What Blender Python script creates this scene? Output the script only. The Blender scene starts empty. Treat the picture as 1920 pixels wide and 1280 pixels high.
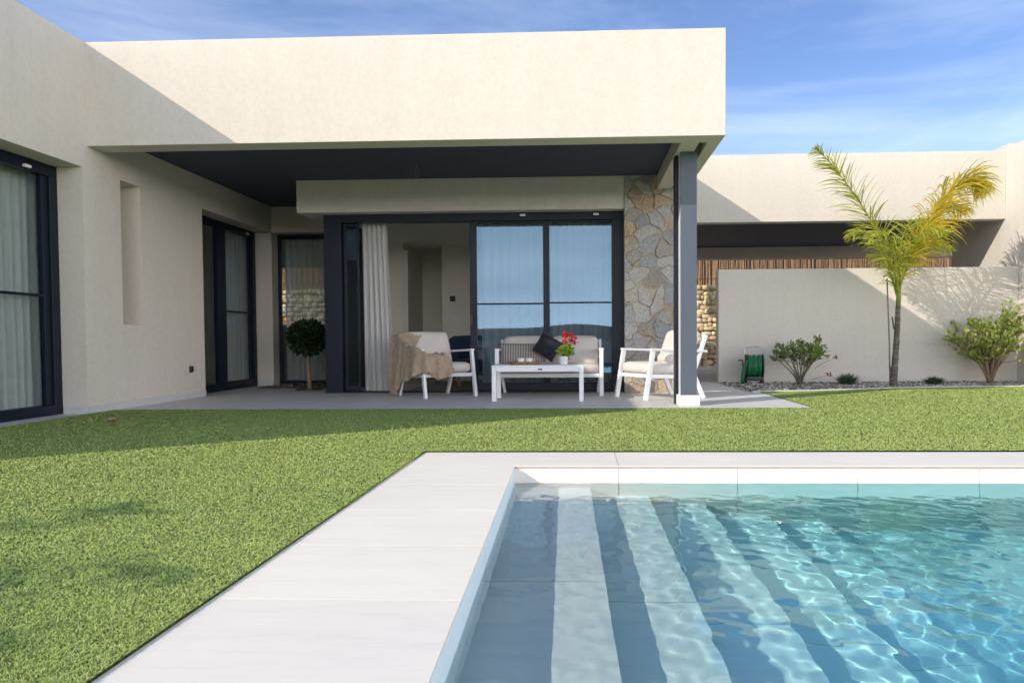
import bpy, bmesh, math, random
import numpy as np
from mathutils import Vector, Matrix
random.seed(7); rng = np.random.default_rng(7)
S = bpy.context.scene
C = S.collection

# ------------------------------------------------------------------ camera, world, sun, exposure
cd = bpy.data.cameras.new('camera'); cam = bpy.data.objects.new('camera', cd); C.objects.link(cam)
cd.sensor_width = 36; cd.lens = 27.0; cd.shift_x = -0.03544; cd.shift_y = 0.02304
cd.clip_start = 0.05; cd.clip_end = 6000
r_ = Vector((0.9991578, 0.0405157, -0.00649432)); u_ = Vector((0.00515923, 0.03297032, 0.99944302)); f_ = Vector((-0.04070725, 0.99863479, -0.03273352))
M = Matrix((r_, u_, -f_)).transposed().to_4x4(); M.translation = Vector((0, 0, 0.63)); cam.matrix_world = M
S.camera = cam

LIGHT = Vector((1.49, 1.14, -1.0)).normalized()          # the way sunlight travels
SUN_EL = math.asin(-LIGHT.z); SUN_AZ = math.atan2(-LIGHT.x, -LIGHT.y)
sd = bpy.data.lights.new('sun', 'SUN'); sd.energy = 2.8; sd.angle = math.radians(0.5); sd.color = (1.0, 0.915, 0.79)
so = bpy.data.objects.new('sun', sd); C.objects.link(so); so.rotation_euler = LIGHT.to_track_quat('-Z', 'Y').to_euler(); so.location = (-10, -8, 12)

W = bpy.data.worlds.new('World'); S.world = W; W.use_nodes = True
wn, wl = W.node_tree.nodes, W.node_tree.links; wn.clear()
wo = wn.new('ShaderNodeOutputWorld'); bg = wn.new('ShaderNodeBackground'); bg.inputs['Strength'].default_value = 0.15
sky = wn.new('ShaderNodeTexSky'); sky.sky_type = 'NISHITA'; sky.sun_disc = False
sky.sun_elevation = SUN_EL; sky.sun_rotation = SUN_AZ; sky.air_density = 1.0; sky.dust_density = 0.15; sky.ozone_density = 2.4
tc = wn.new('ShaderNodeTexCoord'); mp = wn.new('ShaderNodeMapping'); mp.inputs['Scale'].default_value = (1.1, 1.0, 5.5); mp.inputs['Rotation'].default_value = (0.0, -0.22, 0.0); mp.inputs['Location'].default_value = (.37, .2, .9)
n1 = wn.new('ShaderNodeTexNoise'); n1.inputs['Scale'].default_value = 1.7; n1.inputs['Detail'].default_value = 8; n1.inputs['Roughness'].default_value = 0.6; n1.inputs['Distortion'].default_value = 0.35
cr = wn.new('ShaderNodeValToRGB'); cr.color_ramp.elements[0].position = 0.46; cr.color_ramp.elements[1].position = 1.0
cr.color_ramp.elements[0].color = (.04, .04, .04, 1); cr.color_ramp.elements[1].color = (0.46, 0.46, 0.46, 1)
mx = wn.new('ShaderNodeMix'); mx.data_type = 'RGBA'; mx.inputs['B'].default_value = (7.0, 7.6, 8.4, 1)
wl.new(tc.outputs['Generated'], mp.inputs['Vector']); wl.new(mp.outputs[0], n1.inputs['Vector']); wl.new(n1.outputs['Fac'], cr.inputs[0])
wl.new(cr.outputs[0], mx.inputs['Factor']); tn = wn.new('ShaderNodeMix'); tn.data_type = 'RGBA'; tn.blend_type = 'MULTIPLY'; tn.inputs['Factor'].default_value = 1; tn.inputs['B'].default_value = (.50, .61, .81, 1)
wl.new(sky.outputs[0], tn.inputs['A']); wl.new(tn.outputs['Result'], mx.inputs['A'])
# streaky brightness added to the unseen sky behind the camera, low down, filling shade
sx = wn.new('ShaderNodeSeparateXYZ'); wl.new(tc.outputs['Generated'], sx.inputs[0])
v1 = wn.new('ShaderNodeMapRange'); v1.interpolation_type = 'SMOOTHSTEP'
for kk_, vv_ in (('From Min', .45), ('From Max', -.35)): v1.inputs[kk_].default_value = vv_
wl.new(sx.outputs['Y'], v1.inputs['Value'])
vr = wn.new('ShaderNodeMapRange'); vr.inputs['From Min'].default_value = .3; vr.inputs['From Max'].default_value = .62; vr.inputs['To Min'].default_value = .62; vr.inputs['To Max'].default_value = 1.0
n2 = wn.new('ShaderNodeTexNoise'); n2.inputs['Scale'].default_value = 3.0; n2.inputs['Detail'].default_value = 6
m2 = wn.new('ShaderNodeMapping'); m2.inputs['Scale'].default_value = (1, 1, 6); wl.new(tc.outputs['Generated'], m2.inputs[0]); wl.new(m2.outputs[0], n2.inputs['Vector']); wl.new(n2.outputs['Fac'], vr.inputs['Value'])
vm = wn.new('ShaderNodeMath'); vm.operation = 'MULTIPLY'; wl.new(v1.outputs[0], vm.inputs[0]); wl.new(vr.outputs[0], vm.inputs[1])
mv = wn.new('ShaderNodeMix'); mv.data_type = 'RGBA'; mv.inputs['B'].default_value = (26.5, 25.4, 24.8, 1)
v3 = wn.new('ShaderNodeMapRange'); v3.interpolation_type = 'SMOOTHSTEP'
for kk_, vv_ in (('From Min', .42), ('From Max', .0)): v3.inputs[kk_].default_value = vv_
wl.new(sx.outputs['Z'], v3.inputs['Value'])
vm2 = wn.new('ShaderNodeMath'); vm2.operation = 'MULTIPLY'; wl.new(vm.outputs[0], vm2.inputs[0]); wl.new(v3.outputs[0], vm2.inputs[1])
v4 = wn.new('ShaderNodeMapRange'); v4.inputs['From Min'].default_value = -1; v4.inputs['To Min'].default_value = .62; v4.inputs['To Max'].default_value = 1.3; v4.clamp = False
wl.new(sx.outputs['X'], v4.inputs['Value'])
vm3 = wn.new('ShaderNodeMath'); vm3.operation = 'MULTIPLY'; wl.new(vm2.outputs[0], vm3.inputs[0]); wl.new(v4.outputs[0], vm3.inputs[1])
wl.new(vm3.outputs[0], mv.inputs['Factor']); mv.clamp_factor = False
v5 = wn.new('ShaderNodeMapRange'); v5.inputs['From Min'].default_value = .44; v5.inputs['From Max'].default_value = .72
wl.new(sx.outputs['Z'], v5.inputs['Value'])
ht = wn.new('ShaderNodeMix'); ht.data_type = 'RGBA'; ht.inputs['A'].default_value = (.50, .60, .79, 1); ht.inputs['B'].default_value = (1.0, .92, .86, 1)
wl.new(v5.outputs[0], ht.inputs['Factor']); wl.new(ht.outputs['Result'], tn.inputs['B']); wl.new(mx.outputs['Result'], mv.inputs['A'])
hz = wn.new('ShaderNodeMapRange'); hz.interpolation_type = 'SMOOTHSTEP'
for kk_, vv_ in (('From Min', .34), ('From Max', .04), ('To Max', .30)): hz.inputs[kk_].default_value = vv_
wl.new(sx.outputs['Z'], hz.inputs['Value']); ha = wn.new('ShaderNodeMath'); ha.operation = 'ADD'; wl.new(hz.outputs[0], ha.inputs[0]); wl.new(cr.outputs[0], ha.inputs[1])
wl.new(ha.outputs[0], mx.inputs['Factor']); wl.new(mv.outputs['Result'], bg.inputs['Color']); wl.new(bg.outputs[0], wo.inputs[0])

S.view_settings.view_transform = 'Standard'; S.view_settings.look = 'None'; S.view_settings.gamma = 1.0
S.view_settings.exposure = 0.54
cy = S.cycles
cy.use_denoising = True; cy.max_bounces = 12; cy.diffuse_bounces = 8; cy.glossy_bounces = 6; cy.transmission_bounces = 8; cy.transparent_max_bounces = 24
cy.sample_clamp_indirect = 8.0; cy.caustics_refractive = True; cy.caustics_reflective = False
sd.cycles.is_caustics_light = True

# ------------------------------------------------------------------ material helpers
def hexlin(h):
    c = [int(h[i:i + 2], 16) / 255 for i in (0, 2, 4)]
    return [x / 12.92 if x <= .04045 else ((x + .055) / 1.055) ** 2.4 for x in c] + [1]
class NM:
    def __init__(s, name):
        s.m = bpy.data.materials.new(name); s.m.use_nodes = True; s.t = s.m.node_tree; s.t.nodes.clear()
        s.out = s.n('ShaderNodeOutputMaterial')
    def n(s, typ, **kw):
        nd = s.t.nodes.new(typ)
        for k, v in kw.items():
            if hasattr(nd, k): setattr(nd, k, v)
            else: nd.inputs[k.replace('_', ' ')].default_value = v
        return nd
    def l(s, a, b): s.t.links.new(a, b)
    def bsdf(s, **kw):
        b = s.n('ShaderNodeBsdfPrincipled')
        for k, v in kw.items(): b.inputs[k.replace('_', ' ')].default_value = v
        s.l(b.outputs[0], s.out.inputs[0]); s.b = b; return b
    def coord(s, scale=(1, 1, 1), rot=(0, 0, 0), kind='Object'):
        t = s.n('ShaderNodeTexCoord'); m = s.n('ShaderNodeMapping'); m.inputs['Scale'].default_value = scale; m.inputs['Rotation'].default_value = rot
        s.l(t.outputs[kind], m.inputs['Vector']); return m.outputs[0]
    def noise(s, vec, scale, detail=4, rough=.5, dist=0):
        n = s.n('ShaderNodeTexNoise'); n.inputs['Scale'].default_value = scale; n.inputs['Detail'].default_value = detail
        n.inputs['Roughness'].default_value = rough; n.inputs['Distortion'].default_value = dist; s.l(vec, n.inputs['Vector']); return n
    def ramp(s, fac, stops):
        r = s.n('ShaderNodeValToRGB'); e = r.color_ramp.elements
        while len(e) < len(stops): e.new(.5)
        for k, (p, c) in enumerate(stops): e[k].position = p; e[k].color = tuple(c) if len(c) == 4 else tuple(c) + (1,)
        s.l(fac, r.inputs[0]); return r.outputs[0]
    def mix(s, fac, a, b, mode='MIX'):
        x = s.n('ShaderNodeMix'); x.data_type = 'RGBA'; x.blend_type = mode
        for k, v in (('Factor', fac), ('A', a), ('B', b)):
            if isinstance(v, (int, float, tuple, list)): x.inputs[k].default_value = v if not isinstance(v, list) else tuple(v)
            else: s.l(v, x.inputs[k])
        return x.outputs['Result']
    def bump(s, h, strength=.3, dist=.01):
        b = s.n('ShaderNodeBump'); b.inputs['Strength'].default_value = strength; b.inputs['Distance'].default_value = dist
        s.l(h, b.inputs['Height']); s.l(b.outputs[0], s.b.inputs['Normal']); return b
def col(c, k): return tuple(min(1, x * k) for x in c[:3]) + (1,)

def plain(name, c, rough=.5, metal=0, var=.12, scale=12, bump=0, bscale=60, spec=.5):
    """a plain material with slight uneven colour and surface"""
    m = NM(name); m.bsdf(Roughness=rough, Metallic=metal); m.b.inputs['Specular IOR Level'].default_value = spec
    v = m.coord(); n = m.noise(v, scale, 5, .6)
    m.l(m.ramp(n.outputs['Fac'], [(.25, col(c, 1 - var)), (.75, col(c, 1 + var))]), m.b.inputs['Base Color'])
    if bump:
        b = m.noise(v, bscale, 4, .6); m.bump(b.outputs['Fac'], bump, .004)
    return m.m
def stucco(name, c, bump=.6):
    m = NM(name); m.bsdf(Roughness=.92); m.b.inputs['Specular IOR Level'].default_value = .2
    v = m.coord(); big = m.noise(v, .9, 4, .55); mid = m.noise(v, 26, 5, .7, .4); fine = m.noise(v, 130, 3, .6)
    base = m.ramp(big.outputs['Fac'], [(.3, col(c, .988)), (.7, col(c, 1.008))])
    spk = m.ramp(mid.outputs['Fac'], [(.40, (.955, .945, .93)), (.56, (1, 1, 1))])
    v2 = m.coord((3, 3, .25)); st = m.noise(v2, 2.2, 4, .6)
    streak = m.ramp(st.outputs['Fac'], [(.3, (.965, .965, .96)), (.6, (1, 1, 1))])
    m.l(m.mix(1, m.mix(1, base, spk, 'MULTIPLY'), streak, 'MULTIPLY'), m.b.inputs['Base Color'])
    h = m.mix(.45, mid.outputs['Fac'], fine.outputs['Fac']); m.bump(h, bump, .009)
    return m.m
def tiles(name, c, size, joint, bump=.08, rot=0, off=(0, 0, 0), rough=.6, streak=(1.2, 9, 9)):
    m = NM(name); m.bsdf(Roughness=rough); m.b.inputs['Specular IOR Level'].default_value = .35
    v = m.coord(); vs = m.coord(streak)
    n = m.noise(vs, 2.2, 6, .65, .8); n2 = m.noise(v, 1.4, 4, .6); f = m.noise(v, 70, 3, .6)
    a = m.ramp(n.outputs['Fac'], [(.25, col(c, .93)), (.5, col(c, 1.0)), (.8, col(c, 1.03))])
    b = m.mix(1, a, m.ramp(n2.outputs['Fac'], [(.3, (.93, .93, .935)), (.7, (1, .995, .985))]), 'MULTIPLY')
    if size:
        t = m.n('ShaderNodeTexCoord'); mpn = m.n('ShaderNodeMapping'); mpn.inputs['Location'].default_value = off; mpn.inputs['Rotation'].default_value = (0, 0, rot)
        m.l(t.outputs['Object'], mpn.inputs['Vector'])
        br = m.n('ShaderNodeTexBrick'); br.offset = 0; br.inputs['Scale'].default_value = 1; br.inputs['Mortar Size'].default_value = joint
        br.inputs['Brick Width'].default_value = size[0]; br.inputs['Row Height'].default_value = size[1]; br.inputs['Mortar Smooth'].default_value = .2
        br.inputs['Color1'].default_value = (1, 1, 1, 1); br.inputs['Color2'].default_value = (.965, .965, .96, 1); br.inputs['Mortar'].default_value = (.62, .59, .56, 1)
        m.l(mpn.outputs[0], br.inputs['Vector']); b = m.mix(1, b, br.outputs['Color'], 'MULTIPLY')
    gi = m.n('ShaderNodeNewGeometry'); b = m.mix(1, b, m.ramp(gi.outputs['Random Per Island'], [(0, (.955, .955, .96)), (1, (1.02, 1.015, 1.0))]), 'MULTIPLY')
    m.l(b, m.b.inputs['Base Color']); m.bump(f.outputs['Fac'], bump, .003)
    return m.m
def fabric(name, c, scale=260, wr=.25, stripes=None):
    m = NM(name); m.bsdf(Roughness=.95); m.b.inputs['Specular IOR Level'].default_value = .15
    m.b.inputs['Sheen Weight'].default_value = .15
    v = m.coord(); n = m.noise(v, 6, 4, .6); w = m.noise(v, scale, 2, .5)
    base = m.ramp(n.outputs['Fac'], [(.3, col(c, .93)), (.7, col(c, 1.05))])
    base = m.mix(.35, base, m.ramp(w.outputs['Fac'], [(.35, col(c, .75)), (.65, col(c, 1.15))]))
    if stripes:
        wv = m.n('ShaderNodeTexWave'); wv.inputs['Scale'].default_value = stripes[1]; wv.inputs['Distortion'].default_value = .4; wv.inputs['Detail'].default_value = 1
        m.l(v, wv.inputs['Vector']); base = m.mix(m.ramp(wv.outputs['Fac'], [(.45, (0, 0, 0)), (.6, (1, 1, 1))]), base, stripes[0])
    m.l(base, m.b.inputs['Base Color'])
    h = m.noise(v, 11, 4, .6, .8); m.bump(m.mix(.25, h.outputs['Fac'], w.outputs['Fac']), wr, .012)
    return m.m
def leafmat(name, stops, trans=.35, rough=.5):
    m = NM(name); g = m.n('ShaderNodeNewGeometry'); c = m.ramp(g.outputs['Random Per Island'], stops)
    v = m.coord(); n = m.noise(v, 14, 3, .6); c = m.mix(1, c, m.ramp(n.outputs['Fac'], [(.3, (.8, .82, .78)), (.7, (1.08, 1.06, 1))]), 'MULTIPLY')
    b = m.bsdf(Roughness=rough); m.l(c, b.inputs['Base Color']); b.inputs['Specular IOR Level'].default_value = .3
    t = m.n('ShaderNodeBsdfTranslucent'); m.l(c, t.inputs['Color'])
    x = m.n('ShaderNodeMixShader'); x.inputs[0].default_value = trans
    m.l(b.outputs[0], x.inputs[1]); m.l(t.outputs[0], x.inputs[2]); m.l(x.outputs[0], m.out.inputs[0])
    return m.m
def turfmat():
    m = NM('turf_blade'); g = m.n('ShaderNodeNewGeometry'); c = m.ramp(g.outputs['Random Per Island'], [(0, (.42, .55, .115)), (.3, (.52, .65, .155)), (.62, (.60, .73, .195)), (.86, (.68, .79, .26)), (1, (.76, .80, .38))])
    v = m.coord(); n = m.noise(v, 1.6, 4, .6); c = m.mix(1, c, m.ramp(n.outputs['Fac'], [(.3, (.90, .93, .88)), (.7, (1.06, 1.03, 1.0))]), 'MULTIPLY')
    b = m.bsdf(Roughness=.6); m.l(c, b.inputs['Base Color']); b.inputs['Specular IOR Level'].default_value = .04
    a = m.n('ShaderNodeVectorMath', operation='SCALE'); m.l(g.outputs['Normal'], a.inputs[0]); a.inputs['Scale'].default_value = .25
    d = m.n('ShaderNodeVectorMath', operation='ADD'); m.l(a.outputs[0], d.inputs[0]); d.inputs[1].default_value = (0, 0, .8)
    e = m.n('ShaderNodeVectorMath', operation='NORMALIZE'); m.l(d.outputs[0], e.inputs[0]); m.l(e.outputs[0], b.inputs['Normal'])
    return m.m
def glassmat(name, refl, tint):
    """thin architectural glass: part mirror, part clear"""
    m = NM(name); gl = m.n('ShaderNodeBsdfGlossy'); gl.inputs['Roughness'].default_value = .0; gl.inputs['Color'].default_value = (.40, .66, .95, 1)
    tr = m.n('ShaderNodeBsdfTransparent'); tr.inputs['Color'].default_value = tint
    v = m.coord(); n = m.noise(v, .9, 2, .5); bp = m.n('ShaderNodeBump'); bp.inputs['Strength'].default_value = .015; bp.inputs['Distance'].default_value = .02
    m.l(n.outputs['Fac'], bp.inputs['Height']); m.l(bp.outputs[0], gl.inputs['Normal'])
    fr = m.n('ShaderNodeLayerWeight'); fr.inputs['Blend'].default_value = .35
    mm = m.n('ShaderNodeMapRange'); mm.inputs['To Min'].default_value = refl; mm.inputs['To Max'].default_value = min(1, refl + .25)
    m.l(fr.outputs['Fresnel'], mm.inputs['Value'])
    x = m.n('ShaderNodeMixShader'); m.l(mm.outputs[0], x.inputs[0]); m.l(tr.outputs[0], x.inputs[1]); m.l(gl.outputs[0], x.inputs[2]); m.l(x.outputs[0], m.out.inputs[0])
    return m.m
def curtainmat(name, c, t):
    m = NM(name); d = m.n('ShaderNodeBsdfDiffuse'); tl = m.n('ShaderNodeBsdfTranslucent'); tp = m.n('ShaderNodeBsdfTransparent')
    v = m.coord((1, 1, .05)); n = m.noise(v, 60, 3, .6); cc = m.ramp(n.outputs['Fac'], [(.3, col(c, .9)), (.7, col(c, 1.05))])
    m.l(cc, d.inputs[0]); m.l(cc, tl.inputs[0])
    a = m.n('ShaderNodeMixShader'); a.inputs[0].default_value = .4; m.l(d.outputs[0], a.inputs[1]); m.l(tl.outputs[0], a.inputs[2])
    b = m.n('ShaderNodeMixShader'); b.inputs[0].default_value = t; m.l(a.outputs[0], b.inputs[1]); m.l(tp.outputs[0], b.inputs[2]); m.l(b.outputs[0], m.out.inputs[0])
    return m.m
CREAM = (.67, .615, .54)
MT = {}
MT['stucco'] = stucco('cream_stucco', CREAM)
MT['stucco_white'] = stucco('white_stucco', (.68, .63, .56))
MT['skirt'] = plain('skirting_tile', (.55, .55, .54), .6, var=.05)
MT['plaster'] = plain('interior_plaster', (.84, .80, .71), .9, var=.04, scale=2, bump=.1)
MT['ceil_int'] = plain('interior_ceiling_paint', (.78, .76, .71), .9, var=.03, scale=2)
MT['dark'] = plain('anthracite_render', (.048, .054, .088), .75, var=.12, scale=5, bump=.25, bscale=90)
MT['alu'] = plain('anthracite_aluminium', (.006, .011, .023), .42, spec=.25, var=.12, scale=6, bump=.05, bscale=200)
MT['alu_post'] = plain('grey_powder_coat', (.075, .092, .125), .5, var=.06, scale=4, bump=.06, bscale=260)
MT['white_alu'] = plain('white_powder_coat', (.80, .80, .80), .38, var=.03, scale=6, bump=.05, bscale=220)
MT['chrome'] = plain('brushed_steel', (.55, .56, .57), .28, 1, var=.06)
MT['black'] = plain('black_plastic', (.015, .015, .018), .45)
MT['white_plastic'] = plain('white_plastic', (.75, .75, .73), .4, var=.03)
MT['coping'] = tiles('pale_porcelain_coping', (.92, .855, .765), None, 0)
MT['patio'] = tiles('porcelain_floor', (.74, .715, .68), (.9, .9), .004, rough=.55)
MT['path'] = tiles('path_concrete', (.60, .575, .545), None, 0)
MT['pooltile'] = tiles('pool_porcelain', (.86, .97, .975), (60, 1.24), .004, off=(.41, .13, 0))
MT['floor_int'] = tiles('interior_floor', (.55, .52, .47), (.6, .6), .004)
def stone_mat():
    m = NM('natural_stone'); m.bsdf(Roughness=.85); m.b.inputs['Specular IOR Level'].default_value = .25
    a = m.n('ShaderNodeAttribute'); a.attribute_name = 'Col'; v = m.coord(); n = m.noise(v, 38, 6, .7, .5); n2 = m.noise(m.coord((3, 1, 9), (0, .5, 0)), 5, 5, .65, .8)
    c = m.mix(1, a.outputs['Color'], m.ramp(n.outputs['Fac'], [(.3, (.78, .78, .78)), (.7, (1.14, 1.13, 1.1))]), 'MULTIPLY')
    c = m.mix(1, c, m.ramp(n2.outputs['Fac'], [(.32, (.80, .80, .82)), (.5, (1, 1, 1)), (.68, (1.12, 1.08, 1.0))]), 'MULTIPLY')
    m.l(c, m.b.inputs['Base Color']); m.bump(n.outputs['Fac'], .5, .006); return m.m
MT['stone'] = stone_mat()
MT['glass'] = glassmat('door_glass', .10, (.52, .60, .64, 1))
MT['glass_dim'] = glassmat('tinted_glass', .05, (.80, .87, .85, 1))
MT['curtain'] = curtainmat('sheer_curtain', (.84, .84, .83), .10)
MT['curtain_w'] = curtainmat('white_curtain', (.82, .81, .80), .04)
MT['earth'] = plain('dark_soil', (.085, .068, .052), .95, var=.3, scale=30, bump=.8, bscale=40)
MT['field'] = plain('dry_pale_ground', (.36, .32, .25), .95, var=.25, scale=.05, bump=.3, bscale=.6)
MT['hill'] = plain('hazy_hill', (.06, .085, .075), .95, var=.3, scale=.01)
MT['turfbase'] = plain('turf_backing', (.36, .46, .14), .95, var=.25, scale=40)
MT['kerb'] = plain('kerb_stone', (.60, .57, .52), .85, var=.08, scale=14, bump=.3)
MT['cush'] = fabric('beige_canvas', (.64, .585, .52))
MT['cush_w'] = fabric('pale_canvas', (.70, .655, .60))
MT['striped'] = fabric('striped_weave', (.42, .375, .335), stripes=((.17, .14, .125, 1), 11))
MT['blackcloth'] = fabric('charcoal_cloth', (.022, .024, .03))
MT['throw'] = fabric('beige_muslin', (.40, .305, .215), wr=.8)
MT['denim'] = fabric('dark_blue_cloth', (.03, .05, .085), wr=.4)
MT['orange'] = fabric('rust_cloth', (.32, .085, .035))
MT['wood'] = plain('olive_wood', (.30, .17, .075), .55, var=.35, scale=18)
MT['ceramic'] = plain('white_ceramic', (.80, .79, .77), .22, var=.02)
MT['hose'] = plain('green_hose_rubber', (.012, .16, .06), .45, var=.15)
MT['hose_d'] = plain('dark_green_plastic', (.008, .028, .02), .45)
MT['bark'] = plain('grey_bark', (.20, .165, .13), .9, var=.35, scale=25, bump=.8, bscale=50)
MT['bark_t'] = plain('tan_bark', (.26, .175, .11), .9, var=.3, scale=30, bump=.6, bscale=60)
def palm_trunk_mat():
    m = NM('palm_trunk'); m.bsdf(Roughness=.9); v = m.coord((1, 1, 9)); n = m.noise(v, 3.5, 5, .65, .5); n2 = m.noise(m.coord(), 9, 4, .6)
    a = m.ramp(n.outputs['Fac'], [(.3, (.06, .05, .043)), (.5, (.17, .14, .12)), (.72, (.28, .25, .22))])
    m.l(m.mix(1, a, m.ramp(n2.outputs['Fac'], [(.3, (.6, .55, .5)), (.65, (1.1, 1.05, 1))]), 'MULTIPLY'), m.b.inputs['Base Color']); m.bump(n.outputs['Fac'], .9, .02); return m.m
MT['ptrunk'] = palm_trunk_mat()
MT['pshaft'] = plain('palm_sheath', (.22, .27, .05), .6, var=.35, scale=10)
MT['frond_g'] = leafmat('green_frond', [(0, (.18, .27, .03)), (.5, (.30, .40, .05)), (1, (.46, .50, .08))], .5)
MT['frond_y'] = leafmat('yellow_frond', [(0, (.45, .45, .05)), (.4, (.66, .55, .05)), (.75, (.80, .56, .04)), (1, (.72, .64, .14))], .5)
MT['frond_m'] = leafmat('lime_frond', [(0, (.32, .40, .05)), (.5, (.50, .54, .08)), (1, (.68, .64, .12))], .5)
MT['bushleaf'] = leafmat('bush_leaf', [(0, (.11, .19, .04)), (.5, (.20, .29, .06)), (.9, (.30, .38, .10)), (1, (.26, .15, .11))], .4)
MT['bushleaf_l'] = leafmat('pale_bush_leaf', [(0, (.20, .28, .06)), (.5, (.34, .42, .10)), (1, (.50, .55, .18))], .45)  # light yellow-green leaves of the fuller bush
MT['topiary'] = leafmat('dark_leaf', [(0, (.012, .03, .017)), (.6, (.022, .05, .012)), (1, (.04, .075, .02))], .2)
MT['tuftleaf'] = leafmat('lavender_leaf', [(0, (.05, .10, .05)), (.6, (.10, .16, .08)), (1, (.16, .22, .12))], .25)
MT['potleaf'] = leafmat('lime_leaf', [(0, (.10, .22, .02)), (.6, (.28, .40, .04)), (1, (.5, .5, .08))], .4)
MT['petal'] = leafmat('red_petal', [(0, (.45, .01, .012)), (.6, (.68, .03, .03)), (1, (.75, .10, .08))], .3)
MT['petal_p'] = leafmat('magenta_petal', [(0, (.25, .03, .10)), (1, (.4, .06, .16))], .3)
MT['grass'] = turfmat()
MT['dryleaf'] = plain('dry_leaf', (.42, .27, .19), .8, var=.3, scale=40)
MT['pebble'] = leafmat('pebble', [(0, (.10, .09, .085)), (.35, (.24, .215, .19)), (.7, (.40, .36, .32)), (1, (.60, .57, .53))], 0, .9)
MT['rubble'] = leafmat('rubble_stone', [(0, (.58, .48, .33)), (.3, (.72, .58, .37)), (.55, (.80, .70, .50)), (.8, (.82, .76, .64)), (.93, (.62, .32, .16)), (1, (.64, .58, .48))], 0, .9)
MT['reed'] = leafmat('reed_stem', [(0, (.34, .20, .12)), (.4, (.50, .32, .20)), (.75, (.62, .43, .28)), (1, (.54, .27, .16))], .1, .85)
MT['rug'] = fabric('patterned_rug', (.20, .16, .12), stripes=((.05, .04, .035, 1), 4))
MT['cork'] = plain('dark_badge', (.03, .03, .03), .5)

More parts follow.
